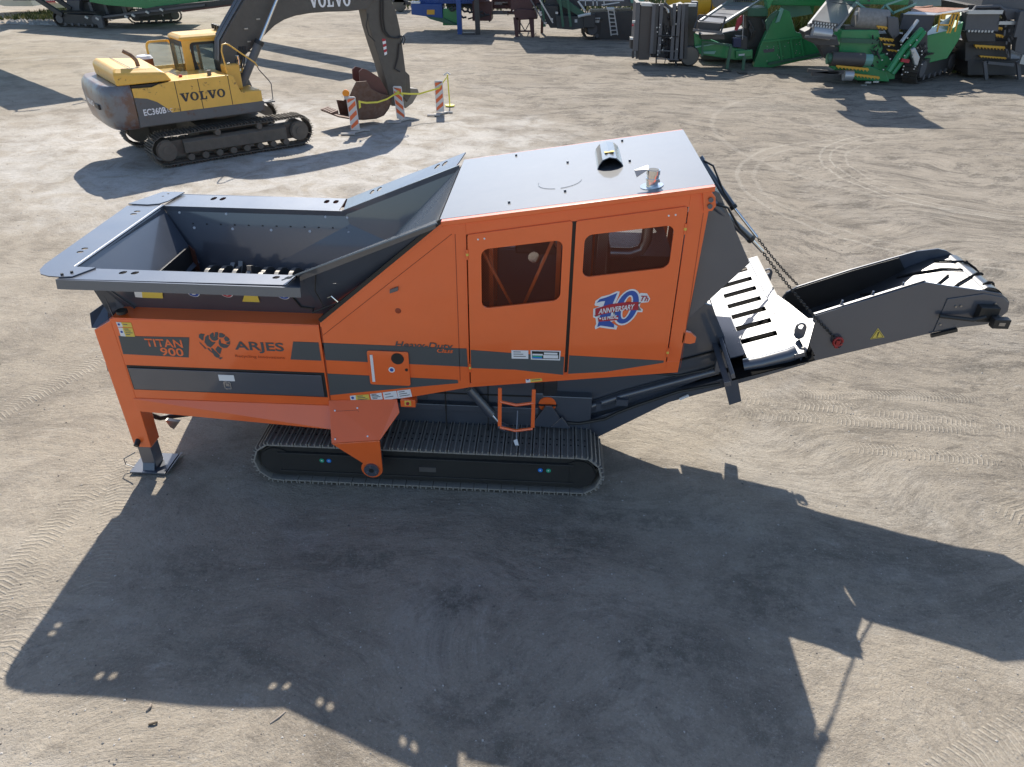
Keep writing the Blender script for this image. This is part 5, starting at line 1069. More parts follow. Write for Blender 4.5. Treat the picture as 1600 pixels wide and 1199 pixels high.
# ================================================================== warning boards and tape
WORN = mat('worn_white_board', (.66, .66, .64), .6, var=.06, dust=.08); OST = mat('orange_stripe', (.78, .16, .05), .5, var=.05, dust=.05); FOOTM = mat('grey_foot', (.5, .48, .45), .8, dust=.2)
def board(base, lean, yaw, label, lamp=False, tall=.96, flip=False):
    b = thing('warning_board', label, 'barrier board', base, yaw, 1.0, 'striped warning boards round the excavator bucket', local=True)
    w = .27; sh = lean
    def q(x, z, y=0): return V((x+sh*z, y, z+.08))
    m = MB().prism([q(-w/2, 0), q(w/2, 0), q(w/2, tall-.03), q(w/2-.03, tall), q(-w/2+.03, tall), q(-w/2, tall-.03)], (0, .035, 0)); panel = m.build('panel', WORN, b, .006)
    s_ = -1 if flip else 1
    for k in range(4):
        z0 = .06+k*.26-.06; a, c = (z0, z0+.20) if s_ > 0 else (z0+.20, z0)
        pts = [(-w/2+.02, max(.03, a)), (w/2-.02, max(.03, c)), (w/2-.02, min(tall-.06, max(.03, c+.13))), (-w/2+.02, min(tall-.06, max(.03, a+.13)))]
        if k == 3: pts = [(x, min(z, tall-.04)) for x, z in pts]
        MB().prism([q(x, z, -.003) for x, z in pts], (0, .002, 0)).build('stripe', OST, panel)
    for s in (-1, 1):
        MB().box((s*.16-.14+(.05 if s < 0 else -.05), -.32, .0), (s*.16+.14+(.05 if s < 0 else -.05), -.26, .05)) if False else None
    for y0, dx in ((-.26, -.18), (.22, .18)): MB().bar((dx-.22, y0, .03), (dx+.20, y0+.04, .03), .09, .05).build('foot_bar', FOOTM, b, .01)
    MB().bar((-.18, -.22, .035), (.18, .22, .035), .10, .05).build('foot_beam', FOOTM, b, .01)
    if lamp:
        MB().cyl((-.16, .02, tall+.05), (-.16, .06, tall+.05), .0, .0) if False else None
        MB().cyl((-.13+sh, .0, tall+.17), (-.13+sh, .05, tall+.17), .10, n=18).build('warning_lamp', mat('amber_lens', (.9, .30, .02), .25), b, smooth=True); MB().box((-.19+sh, -.01, tall+.0), (-.07+sh, .06, tall+.09)).build('lamp_box', FOOTM, b)
    return b
b1 = board(G(556, 208), -.05, .05, 'orange and white striped warning board carrying an amber lamp, nearest the excavator track', True)
b2 = board(G(627, 190), -.06, .0, 'orange and white striped warning board standing in front of the excavator stick', False, .98, flip=True)
b3 = board(G(688, 179), -.02, .0, 'orange and white striped warning board beside the yellow pole', False, .98)
TAPE = mat('yellow_tape', (.72, .66, .08), .5)
tm = MB(); 
def tp(x, y, v): return P(x, y, v)
def ribbon(pts, w=.05):
    for a, b in zip(pts, pts[1:]): tm.prism([a-V((0, 0, w/2)), b-V((0, 0, w/2)), b+V((0, 0, w/2)), a+V((0, 0, w/2))], (0, .004, 0))
yA, yB, yC = G(556, 208).y-.05, G(627, 190).y-.05, G(688, 179).y-.05
ribbon([tp(560, 159, yA), tp(572, 161, yA+.3), tp(590, 160, yA+.8), (tp(605, 155, yB-.3)), tp(616, 148, yB), tp(626, 146, yB), tp(640, 147, yB+.3), tp(655, 147, yB+.6), tp(672, 142, yC-.3), tp(686, 138, yC), tp(698, 121, yC+.2)])
tm.prism([tp(560, 158, yA), tp(563, 158, yA), tp(564, 168, yA), tp(561, 170, yA)], (0, .01, 0)); ribbon([tp(614, 150, yB), tp(622, 143, yB), tp(630, 150, yB)])
tape = tm.build('warning_tape', TAPE); tag(tape, 'yellow warning tape strung between the striped boards and the pole', 'tape')
pb = G(703, 166); pt_ = pb+V((-.05, 0, 1.02)); po = MB().cyl(pb, pt_, .022, n=8); po.cyl(pb, pb+V((0, 0, .04)), .16, n=14); pole = po.build('tape_pole', TAPE); tag(pole, 'thin yellow pole with white top holding the end of the tape', 'pole')
MB().tube([pt_+V((-.12, 0, -.02)), pt_+V((0, 0, .06)), pt_+V((.1, 0, 0))], .03, 6).build('pole_cap', WORN, pole)
# sticks and stones lying in the yard
for k, (a, b, r, lab) in enumerate((((422, 1130), (446, 1112), .012, 'short broken stick lying at the lower shadow edge'), ((229, 1110), (236, 1100), .014, 'small pale stick lying below the hopper shadow'), ((232, 1132), (246, 1128), .012, 'dark bit of bark lying on the sand at lower left'))):
    p, q = G(*a), G(*b); o = MB().tube([p+V((0, 0, -.006)), p.lerp(q, .5)+V((.01, 0, .002)), q+V((0, 0, -.004))], r*.8, 6).build('stick', mat('weathered_bark', (.30, .25, .2) if k < 2 else (.12, .09, .06), .9) if k else mat('weathered_wood', (.33, .28, .23), .9)); tag(o, lab, 'stick')
# ================================================================== machines parked along the back of the yard
GRN = mat('machine_green', (0.012, 0.25, 0.075), .38, coat=.4, crough=.2, var=.08, dust=.08)
GRN2 = mat('dull_green', (0.030, 0.12, 0.07), .5, var=.1, dust=.12)
GTEAL = mat('pale_teal_paint', (0.16, 0.36, 0.30), .45, var=.06, dust=.08, coat=.3)
BGREY = mat('machine_charcoal', (0.038, 0.038, 0.041), .5, var=.12, dust=.1)
BGREY2 = mat('machine_mid_grey', (0.10, 0.10, 0.11), .5, var=.12, dust=.12)
BPLATE = mat('brown_grey_plate', (0.060, 0.052, 0.050), .5, var=.1, dust=.12)
BBLUE = mat('machine_blue', (0.012, 0.07, 0.28), .45, var=.08, dust=.08)
BMAR = mat('machine_maroon', (0.075, 0.022, 0.024), .55, var=.15, dust=.1)
BYEL = mat('scraper_yellow', (0.72, 0.38, 0.03), .5, var=.06, dust=.06)
BALU = mat('galvanised_steel', (0.50, 0.51, 0.52), .4, metal=.5, var=.08, dust=.08)
BBELT = mat('worn_belt', (0.22, 0.22, 0.22), .36, var=.1, dust=.1, spec=.9)
BTRK = mat('far_track_steel', (0.06, 0.055, 0.05), .65, metal=.2, var=.25, dust=.2, vscale=6)
CREAM = mat('cream_board', (.68, .62, .48), .6, var=.04)
RUSTY = mat('rusted_liner', (.33, .16, .10), .7, var=.15, rust=.3)
def hold(root):
    class K:
        pass
    k = K()
    def poly(name, m_, pts, v, d=.1, parent=None, bev=0.0):
        return MB().prism([P(x, y, v) for x, y in pts], (0, d, 0)).build(name, m_, parent or root, bev)
    def rect(name, m_, x0, y0, x1, y1, v, d=.5, parent=None, bev=.01):
        return poly(name, m_, [(x0, y0), (x1, y0), (x1, y1), (x0, y1)], v, d, parent, bev)
    def bar(name, m_, a, b, w=.08, parent=None, h=None):
        return MB().bar(P(*a), P(*b), w, h).build(name, m_, parent or root)
    def tube(name, m_, pts, r=.04, parent=None):
        return MB().tube([P(*p) for p in pts], r, 7).build(name, m_, parent or root, smooth=True)
    def quad(name, m_, ps, th=.03, parent=None):
        q = [P(*p) for p in ps]; n = (q[1]-q[0]).cross(q[3]-q[0]).normalized()
        if n.z < 0: n = -n
        return MB().prism(q, -n*th).build(name, m_, parent or root)
    k.poly, k.rect, k.bar, k.tube, k.quad = poly, rect, bar, tube, quad
    return k
def bgtrack(root, a, b, r, w, name='crawler_track', shoes=26):
    """a, b: world points below the two wheel centres on the near side"""
    a, b = Vector((a.x, a.y, 0)), Vector((b.x, b.y, 0)); d = (b-a); Ln = d.length; d.normalize(); n = V((-d.y, d.x, 0))
    if n.y < 0: n = -n
    off = XF[root.name]
    m = MB(); 
    def pt(x, z, s): return a+d*x+n*s+V((0, 0, z))
    o = [pt(r*.62*math.cos(t), r+r*.62*math.sin(t), .06) for t in [PI/2+PI*k/8 for k in range(9)]]+[pt(Ln+r*.62*math.cos(t), r+r*.62*math.sin(t), .06) for t in [-PI/2+PI*k/8 for k in range(9)]]
    m.prism(o, n*(w-.12)); fr = m.build(name, BGREY, root)
    at, per = oval(0, Ln, r-.03, r); kk = int(per/.2); me = None; ang = math.atan2(d.y, d.x)
    src = shoe_mesh(w, per/kk, gr=.04, n=3)
    for k in range(kk):
        x, z, t = at(k*per/kk)
        if me is None: o_ = src.build('track_shoe', [BTRK, BLACK], None); me = o_.data
        else: o_ = bpy.data.objects.new('track_shoe', me); COL.objects.link(o_)
        o_.parent = fr; o_.location = pt(x, z, w/2)+off; o_.rotation_mode = 'QUATERNION'
        o_.rotation_quaternion = (Matrix.Rotation(ang, 3, 'Z') @ Matrix.Rotation(t, 3, 'Y')).to_quaternion()
    for x in (0, Ln): MB().cyl(pt(x, r, -.0), pt(x, r, .1), r*.55, n=16).build('track_wheel', BGREY2, fr, smooth=True)
    for k in range(5): MB().cyl(pt(Ln*(k+.7)/5.4, r*.35, .02), pt(Ln*(k+.7)/5.4, r*.35, .1), r*.2, n=10).build('roller', BGREY2, fr, smooth=True)
    return fr
def bg(name, label, cat, x, y, group='screeners and crushers parked along the back'):
    g = G(x, y); r = thing(name, label, cat, (g.x, g.y, 0), group=group); return r, hold(r), g.y
# 1: long green machine at far left
r1, k, y1 = bg('screening_machine', 'long green screener on dark tracks at the far left behind the excavator', 'screener', 180, 42)
bgtrack(r1, G(96, 42), G(152, 44), .40, .6); bgtrack(r1, G(214, 38), G(276, 35.5), .40, .6)
k.poly('side_trough', GRN, [(140, 3), (165, 8), (235, 14), (310, 14), (330, 10), (372, 6), (382, -12), (140, -16)], 45.5, .6)
k.poly('hopper_panel', GRN, [(232, 12), (300, 14), (318, 12), (298, -14), (226, -10)], 45.3, .15)
k.rect('engine_box', BGREY2, 104, 1, 124, 22, 46, 1.5); k.rect('body_panel', BGREY, 124, 4, 190, 26, 46.4, 1.4)
k.rect('upper_frame', BGREY, 20, -16, 150, 1, 46.2, 2.2)
for x in (120, 140, 163, 190, 222, 245): k.bar('frame_post', BGREY2, (x, 3, 46.1), (x+8, 26, 46.1), .16)
k.rect('chassis_beam', BGREY, 83, 22, 190, 27, 46, .5)
k.poly('discharge_conveyor', BGREY, [(160, 28), (175, 31), (240, 24), (310, 15), (400, 4), (400, -4), (300, 5), (235, 12)], 44.6, .9)
k.bar('conveyor_rail', BGREY2, (160, 27, 44.5), (320, 8, 44.5), .10); k.bar('conveyor_rail', MATS['dark_red_steel'], (285, 18, 44.5), (402, 3, 44.5), .08)
k.bar('conveyor_arm', BGREY, (48, -8, 45), (98, 24, 45), .22); k.bar('conveyor_arm', BGREY, (78, -8, 46), (112, 14, 46), .22)
k.poly('outrigger', BGREY2, [(146, 24), (158, 26), (162, 44), (154, 44)], 44.3, .2)
for a, b in (((330, -10), (345, 10)), ((348, -10), (350, 10)), ((368, -10), (355, 10))): k.bar('side_stiffener', GTEAL, (*a, 45.3), (*b, 45.3), .05)
for x, y in ((195, 25), (206, 23), (133, 26), (228, 18), (250, 14), (150, 28)): k.bar('steel_fitting', BALU, (x, y, 44.3), (x+5, y+3, 44.3), .10)
# high tail conveyor reaching out of the picture
_e1, _s1 = G(72, 160), G(-40, 112)
tl1 = V((_e1.x-.16*4.1, _e1.y+1.01*4.1, 4.1)); tl0 = V((_s1.x-.16*3.6, _s1.y+1.01*3.6, 3.6)); tl0 = tl1+(tl0-tl1)*1.9
m = MB(); dd = (tl1-tl0).normalized(); sd_ = V((dd.y, -dd.x, 0)).normalized()*.95
m.prism([tl0-sd_, tl0+sd_, tl1+sd_, tl1-sd_], (0, 0, .5)); m.build('tail_conveyor', GRN, r1); 
MB().cyl(tl1-sd_*1.1+dd*.2, tl1+sd_*1.1+dd*.2, .22, n=16).build('tail_drum', BBELT, r1, smooth=True)
MB().bar(tl0, (-31.5, 46.5, 2.2), .5).build('tail_stay', GRN, r1)
for s_ in (-1, 1): MB().tube([tl1+sd_*s_+dd*.1, tl1+sd_*s_*1.25+dd*.75, tl1+sd_*s_*.55+dd*.95], .05, 6).build('tail_guard', BGREY, r1)
cr_ = MB().prism([P(-40, -14, 50), P(40, -14, 50), P(52, 10, 50), P(8, 10, 50), P(-10, 6, 50)], (0, 3, 0)).build('container', CREAM); tag(cr_, 'cream panel of a container at the top left corner', 'container')
cr2 = MB().prism([P(64, 3, 50), P(86, 2.6, 50), P(104, 12, 50), P(84, 13, 50)], (0, .3, .0)).build('board', CREAM); tag(cr2, 'pale board leaning behind the dark arms of the far left screener', 'board')
MB().bar(P(64, 3, 49.9), P(86, 2.6, 49.9), .08).build('board_edge', REDP, cr2)
# 2: blue machine
r2_, k, y2 = bg('mobile_stacker', 'blue and green stacker with a yellow sticker behind the excavator stick', 'stacker', 720, 54)
k.poly('side_panel', BBLUE, [(642, 6), (690, 7), (692, 29), (673, 27), (643, 23)], 46, .9, bev=.02); k.rect('upper_box', BBLUE, 655, -14, 745, 6, 46.6, 1.5)
k.rect('sticker', BYEL, 667, 15.5, 679, 23, 45.98, .02, bev=0); k.rect('lower_box', GRN, 692, 14, 718, 40, 46.1, .7)
k.rect('roof_edge', WHITE, 642, 3, 656, 6, 46, .4)
k.poly('belly_plate', GRN2, [(666, 26), (693, 29), (718, 40), (700, 38), (672, 30)], 45.9, .8)
for x in (715, 743): k.bar('leg', BBLUE if x < 730 else BGREY, (x+1, -8, y2+.2), (x+4, 54, y2+.2), .26)
k.rect('skid', BGREY, 722, 52, 742, 56, y2, .5); k.rect('drive_box', BMAR, 738, 2, 768, 33, 46, 1.2, bev=.03); k.rect('drive_box', BMAR, 742, -14, 758, 4, 45.6, .9)
rg = random.Random(11)
m = MB()
for i in range(26):
    x = rg.uniform(705, 765); y = rg.uniform(-8, 34); m.bar(P(x, y, 46.2+rg.random()*1.0), P(x+rg.uniform(-14, 10), y+rg.uniform(-20, 4), 46.5+rg.random()), .07)
m.build('pipework', BGREY, r2_)['kind'] = 'stuff'
for i in range(10):
    x = rg.uniform(700, 762); y = rg.uniform(-6, 24); MB().tube([P(x, y, 46), P(x+4, y+4, 46), P(x+9, y+3, 46)], .06, 6).build('hose', BGREY, r2_)
k.rect('crossbeam', BGREY2, 765, 18, 812, 23, 46.5, .4); k.rect('crossbeam', BALU, 772, 3, 794, 8, 47.4, .3)
k.rect('rear_mass', BGREY, 698, -14, 764, 12, 47.2, 1.2); k.rect('rear_mass', BMAR, 744, -14, 800, 14, 47.4, 1.0)
# 3: maroon feeder on splayed legs
r3_, k, y3 = bg('feed_hopper', 'dark maroon feed hopper on two braced legs behind the yard', 'feeder', 820, 58)
k.poly('hopper', BMAR, [(802, 18), (812, 14), (836, 16), (840, 30), (806, 32)], y3, 1.4, bev=.03); k.rect('upper_frame', BMAR, 798, -14, 832, 16, y3+.2, 1.2)
for x0, x1 in ((806, 807), (830, 832)):
    k.poly('leg', BMAR, [(x0-4, 28), (x0+4, 28), (x1+3, 58), (x1-2, 58)], y3, .3)
k.bar('brace', BMAR, (808, 49, y3+.1), (832, 49, y3+.1), .08); k.bar('brace', BGREY, (812, 34, y3+.1), (820, 48, y3+.1), .05); k.bar('brace', BGREY, (828, 34, y3+.1), (821, 48, y3+.1), .05)
m = MB()
for i in range(16):
    x = rg.uniform(780, 850); y = rg.uniform(-8, 26); m.bar(P(x, y, 46+rg.random()*1.5), P(x+rg.uniform(-12, 12), y+rg.uniform(-8, 10), 46.5+rg.random()), .06)
m.build('pipework', BMAR, r3_)['kind'] = 'stuff'
# 4: grey-green screener with an aluminium ladder
r4_, k, y4 = bg('screening_machine', 'grey green screener with pale railings and an aluminium ladder', 'screener', 910, 62)
k.poly('side_body', mat('smoky_grey', (.05, .055, .06), .5, var=.15, dust=.1), [(868, 24), (915, 26), (915, 44), (895, 47), (870, 45)], y4, 1.5, bev=.03)
k.poly('side_body', BGREY, [(922, 20), (990, 18), (996, 62), (958, 64), (930, 60)], y4+.3, 2.0, bev=.03)
k.poly('conveyor_frame', GRN2, [(868, -4), (880, -4), (918, 24), (908, 27), (872, 6)], y4-.1, .4); k.poly('belly_frame', BGREY, [(838, 8), (872, 10), (872, 44), (860, 44)], y4+.2, 1.0)
k.rect('upper_deck', BGREY2, 905, -12, 1000, 10, y4+.8, 2.2); k.poly('hopper_side', GTEAL, [(983, -14), (1008, -14), (1006, 6), (986, 5)], y4+.5, 1.2)
for x in (849, 878, 890): k.bar('frame_post', GRN2, (x-4, -8, y4-.2), (x+2, 42, y4-.2), .13)
for x in (844, 858): k.bar('diagonal_stay', BALU if x > 850 else BGREY2, (x-18, -6, y4-.3), (x+6, 36, y4-.3), .07)
k.tube('white_pipe', WORN, [(903, 2, y4-.4), (914, 17, y4-.4)], .05); k.tube('white_pipe', WORN, [(903, 26, y4-.4), (916, 23, y4-.4), (923, 22, y4-.4)], .07)
k.poly('placard', WORN, [(926, 28), (938, 28), (936, 36), (925, 35)], y4+.25, .03); k.rect('placard', WORN, 898, 30.5, 902, 35.5, y4-.05, .03, bev=0)
k.rect('engine', BGREY, 912, 22, 930, 44, y4-.2, .6, bev=.04)
bgtrack(r4_, G(925, 62), G(985, 60), .5, .5)
for x in (914, 926, 932, 943): k.bar('railing_post', WORN, (x, -8, y4-.2), (x+1, 9, y4-.2), .05)
k.bar('railing', WORN, (905, 1, y4-.2), (975, 1, y4-.2), .05); k.bar('railing', WORN, (940, 8, y4-.2), (968, 4, y4-.3), .05)
la = [(950, 14), (959, 15), (965, 55), (955, 56)]
k.bar('ladder_rail', BALU, (*la[0], y4-.4), (*la[3], y4-.4), .06); k.bar('ladder_rail', BALU, (*la[1], y4-.4), (*la[2], y4-.4), .06)
for i in range(7):
    f = (i+.3)/6.6; a = (la[0][0]+(la[3][0]-la[0][0])*f, la[0][1]+(la[3][1]-la[0][1])*f); b = (la[1][0]+(la[2][0]-la[1][0])*f, la[1][1]+(la[2][1]-la[1][1])*f); k.bar('ladder_rung', BALU, (*a, y4-.4), (*b, y4-.4), .05)
k.rect('ladder_step', WORN, 948, 12, 960, 15.5, y4-.5, .3)
m = MB()
for i in range(22):
    x = rg.uniform(838, 930); y = rg.uniform(-8, 22); m.bar(P(x, y, y4+.2+rg.random()), P(x+rg.uniform(-10, 10), y+rg.uniform(-8, 10), y4+.4+rg.random()), .06)
m.build('lattice', BGREY2, r4_)['kind'] = 'stuff'
for x, y in ((842, 19), (868, 20), (860, 30), (843, 23), (850, 36)): k.bar('steel_fitting', BALU, (x, y, y4-.35), (x+4, y+.5, y4-.35), .1)
k.rect('rear_mass', BGREY, 852, -14, 908, 38, y4+.7, 1.2); k.rect('rear_mass', BMAR, 800, -14, 850, 10, y4+1.2, .8)
# 5: folded black conveyor pack standing on end
r5_, k, y5 = bg('folded_conveyor', 'black folded conveyor unit with upright brown plate sides and one dark wheel', 'conveyor', 1040, 103)
k.poly('outer_plate', BPLATE, [(1001, 7), (1021, 7.5), (1016, 83), (1014, 94), (998, 94), (997, 84)], y5-.1, 1.3, bev=.02)
k.poly('outer_frame', BGREY2, [(994, 4), (1001, 4), (997, 80), (989, 80)], y5-.15, 1.4, bev=.02); k.poly('side_plate', BGREY, [(985, 60), (992, 60), (992, 78), (985, 76)], y5+.1, .6)
for a, b in (((989, 80), (989, 91)), ((995, 80), (995, 92))): k.bar('foot', BGREY, (*a, y5), (*b, y5), .1)
for x0, x1 in ((1022, 1017), (1027, 1022), (1034, 1029), (1054, 1049), (1062, 1056), (1068, 1064), (1073, 1071)): k.bar('channel', BGREY if x0 % 2 else BGREY2, (x0, 6, y5-.2), (x1, 84 if x0 < 1040 else 92, y5-.2), .14)
k.poly('inner_plate', mat('blue_black_paint', (.018, .021, .035), .45, var=.15, dust=.06), [(1022, 8), (1050, 12), (1048, 92), (1018, 90)], y5+.1, .9, bev=.02)
k.poly('inner_plate', BGREY, [(1048, 12), (1068, 6), (1072, 96), (1046, 98)], y5+.15, .9, bev=.02); k.poly('end_plate', mat('olive_black_paint', (.035, .038, .032), .5, var=.15, dust=.1), [(1074, 8), (1089, 8), (1086, 60), (1082, 100), (1070, 98), (1071, 60)], y5, 1.0, bev=.02)
k.poly('end_frame', BGREY2, [(1082, 3), (1091, 3), (1088, 50), (1080, 50)], y5+.6, .5)
k.poly('drum_guard', BGREY, [(1036, 16), (1047, 16), (1047, 40), (1036, 40)], y5-.02, .2); k.tube('curved_hose', BALU, [(1036, 8, y5-.2), (1042, 12, y5-.25), (1045, 20, y5-.25)], .06); k.tube('curved_hose', BGREY, [(1038, 6, y5-.25), (1048, 14, y5-.3), (1050, 40, y5-.25)], .07)
k.bar('top_plate', BALU, (1002, 7, y5-.12), (1020, 7.5, y5-.12), .12); k.bar('top_plate', BALU, (1074, 8, y5-.02), (1088, 8, y5-.02), .12)
c = P(1078, 88, y5-.1); MB().cyl(c, c+V((0, .5, 0)), .42, n=20).build('wheel', RUBBER, r5_, .05)
for x, y in ((990, 34), (986.5, 60.5)): k.bar('reflector', WORN, (x-2, y, y5-.2), (x+2.5, y, y5-.2), .08)
k.bar('red_marker', REDP, (989, 38, y5-.2), (988.5, 41, y5-.2), .07)
m = MB()
for i in range(110):
    x = rg.uniform(1024, 1068); y = rg.uniform(10, 94); m.bar(P(x, y, y5+rg.uniform(-.15, .1)), P(x+rg.uniform(-3, 3), y+rg.uniform(3, 14), y5+rg.uniform(-.15, .1)), rg.uniform(.03, .08))
m.build('hoses_and_pins', BGREY, r5_)['kind'] = 'stuff'
for y in (56, 56.5, 79, 92): k.bar('cross_tie', BGREY2, (1026, y, y5-.25), (1060, y+1.5, y5-.25), .05)
for i in range(14): x = rg.uniform(1024, 1064); y = rg.uniform(20, 92); MB().bar(P(x, y, y5-.28), P(x+1.2, y+1, y5-.28), .05).build('bolt', BALU, r5_)
# yellow tank behind
c0, c1 = P(1050, 10, 41.5), P(1124, 2, 42.5); r_ = .62
tk = MB().cyl(c0, c1, r_, n=28).build('storage_tank', mat('tank_yellow', (.72, .42, .03), .45, var=.06, dust=.08), smooth=True); tag(tk, 'yellow cylinder lying behind the black folded conveyor', 'tank')
tk['label'] = 'yellow horizontal cylinder lying behind the black folded conveyor'
MB().bar(c0-V((0, 0, .9)), c1-V((0, 0, .9)), .5, .5).build('tank_cradle', BGREY, tk)
for t_ in (.3, .7): q = c0.lerp(c1, t_); MB().cyl(q-(c1-c0).normalized()*.03, q+(c1-c0).normalized()*.03, r_+.02, n=28).build('tank_band', BGREY2, tk, smooth=True)
# 6: bright green hopper machine
r6_, k, y6 = bg('screening_machine', 'bright green screener with pale conveyor belt and a tall sloping hopper side', 'screener', 1150, 108)
ya = 36.0
k.poly('hopper_side', GRN, [(1212, 22), (1222, 14), (1234, 18), (1243, 50), (1262, 56), (1284, 84), (1284, 88), (1240, 98), (1182, 111), (1177, 104), (1188, 72)], ya, .35, bev=.02)
k.poly('hopper_rib', GRN2, [(1196, 34), (1204, 24), (1214, 16), (1218, 18), (1204, 36), (1198, 50)], ya-.1, .12); k.poly('hopper_rib', GTEAL, [(1220, 12), (1225, 14), (1218, 34), (1212, 36)], ya-.12, .1)
k.bar('hopper_stiffener', GRN2, (1200, 100, ya-.08), (1284, 84, ya-.08), .10); k.bar('hopper_stiffener', GRN, (1190, 66, ya-.08), (1258, 58, ya-.08), .08)
for x in (1222, 1240, 1256): k.bar('hopper_stiffener', GRN, (x-5, 62, ya-.06), (x, 96-(x-1222)*.18, ya-.06), .09)
k.poly('number_plate', BGREY2, [(1192, 78), (1210, 76), (1210, 81), (1194, 83)], ya-.02, .02)
k.poly('hopper_back', GTEAL, [(1222, 10), (1264, 6), (1270, 22), (1228, 29)], ya+1.6, .06); k.bar('hopper_lip', GTEAL, (1220, 10, ya+1.5), (1263, 6.5, ya+1.5), .10)
k.poly('hopper_post', GRN, [(1262, -12), (1278, -12), (1270, 22), (1262, 14)], ya+1.9, .3)
k.poly('screen_box', GRN2, [(1168, 14), (1200, 12), (1200, 26), (1168, 26)], ya+.6, 1.2, bev=.02); k.rect('engine_bay', BGREY, 1166, 20, 1198, 74, ya+.9, 1.0)
k.poly('side_frame', GRN, [(1196, -12), (1212, -12), (1204, 10), (1200, 14)], ya+.2, .6)
k.poly('red_guard', REDP, [(1152, 30), (1160, 24), (1160, 34), (1152, 48), (1148, 48)], ya-.1, .1)
k.quad('belt', BBELT, [(1099, 33, ya-1.4), (1129, 36, ya-1.4), (1178, 4, ya+1.6), (1140, 2, ya+1.6)]); k.quad('belt', BBELT, [(1142, 0, ya+1.7), (1180, 1, ya+1.7), (1210, -12, ya+2.6), (1170, -14, ya+2.6)])
k.bar('belt_rail', BALU, (1094, 33, ya-1.4), (1140, 1, ya+1.6), .09); k.bar('belt_rail', BALU, (1132, 35, ya-1.4), (1192, -2, ya+1.9), .09)
for f in (.2, .4, .6, .8): k.bar('belt_joint', BGREY2, (1099+41*f, 33-31*f, ya-1.42+3*f), (1129+49*f, 36-32*f, ya-1.42+3*f), .03)
m = MB(); [m.bar(P(1142+k_*3.4, 1.2, ya+1.55), P(1143.6+k_*3.4, 1.3, ya+1.55), .1) for k_ in range(10)]; m.build('comb', BGREY, r6_)
k.poly('drum_cover', BGREY, [(1092, 34), (1128, 37), (1125, 50), (1090, 48)], ya-1.6, .6, bev=.03)
k.bar('guard_rail', BGREY2, (1083, 47, ya-1.8), (1128, 51, ya-1.8), .09); k.bar('guard_rail', BGREY, (1092, 24, ya-1.5), (1134, 27, ya-1.5), .05); k.bar('guard_rail', BGREY, (1134, 27, ya-1.5), (1126, 52, ya-1.8), .06); k.bar('guard_rail', BGREY, (1092, 24, ya-1.5), (1085, 44, ya-1.7), .05)
k.rect('belly_box', BPLATE, 1096, 54, 1132, 62, ya-1.0, .8)
k.poly('front_frame', GRN, [(1084, 52), (1100, 58), (1140, 74), (1176, 80), (1176, 92), (1150, 94), (1086, 84)], ya-.3, .4, bev=.02)
k.poly('front_step', GTEAL, [(1099, 81), (1119, 80), (1116, 85), (1100, 84)], ya-.5, .06); k.poly('front_beam', GTEAL, [(1086, 73), (1117, 68), (1117, 70), (1087, 75)], ya-.55, .08)
k.bar('front_rail', GRN2, (1098, 66, ya-.6), (1143, 71, ya-.6), .08); k.bar('front_rail', GRN2, (1098, 64, ya-.6), (1097, 88, ya-.6), .08)
for a, b in (((1142, 72), (1135, 110)), ((1163, 88), (1160, 114))): k.bar('jack_leg', GRN2, (*a, ya-.9), (*b, ya-.9), .12)
for x in (1135, 1160): g_ = G(x, 111 if x < 1150 else 115); MB().box((g_.x-.18, g_.y-.15, 0), (g_.x+.18, g_.y+.15, .05)).build('jack_foot', BGREY, r6_)
k.poly('name_plate', WORN, [(1154, 85), (1164, 84), (1163, 87), (1154, 88)], ya-.55, .02); k.poly('cross_member', GRN, [(1150, 80), (1176, 78), (1176, 88), (1150, 92)], ya-.5, .15, bev=.02)
k.rect('motor', BGREY, 1152, 58, 1168, 80, ya-.2, .7, bev=.03); k.rect('hydraulics', mat('navy_fitting', (.02, .03, .09), .5), 1146, 60, 1158, 74, ya-.4, .3); k.tube('rope', BALU, [(1162, 24, ya-.3), (1160, 62, ya-.3)], .02)
for i in range(24): x = rg.uniform(1196, 1250); y = rg.uniform(66, 96); MB().box(tuple(P(x, y, ya-.03)), tuple(P(x, y, ya-.03)+V((.03, .03, .03)))).build('bolt', BALU, r6_)
for i in range(6): x = rg.uniform(1165, 1195); y = rg.uniform(24, 60); k.tube('hose', BGREY, [(x, y, ya+.7), (x+4, y+8, ya+.6), (x+2, y+18, ya+.7)], .05)
bgtrack(r6_, G(1186, 108)+V((.6, 2.2, 0)), G(1270, 92)+V((.4, 1.4, 0)), .5, .5)
k.poly('rear_mass', BGREY, [(1092, 58), (1200, 40), (1200, 96), (1096, 92)], ya+1.0, 1.2)
# 7: green crusher with yellow scraper bars
r7_, k, y7 = bg('crushing_machine', 'green tracked crusher with yellow toothed scrapers, pale belt and a rusty open hopper', 'crusher', 1350, 128)
yb = 32.6
bgtrack(r7_, G(1436, 131), G(1482, 117), .55, .6)
k.poly('chute', GRN, [(1315, 47), (1373, 47), (1376, 62), (1380, 76), (1372, 92), (1312, 86), (1312, 62)], yb+.1, .9, bev=.03); k.bar('chute_fold', GRN2, (1313, 63, yb+.05), (1372, 65, yb+.05), .16); k.rect('chute_dark_lip', BGREY, 1320, 41, 1372, 47, yb+.2, .6)  # charcoal strip along the top of the chute
k.poly('lower_body', GRN, [(1306, 101), (1360, 104), (1384, 112), (1390, 128), (1340, 126), (1318, 116), (1304, 110)], yb-.3, .8, bev=.03)
k.poly('side_arm', GRN, [(1362, 88), (1384, 84), (1400, 104), (1398, 124), (1372, 126), (1364, 108)], yb-.1, .6, bev=.03)
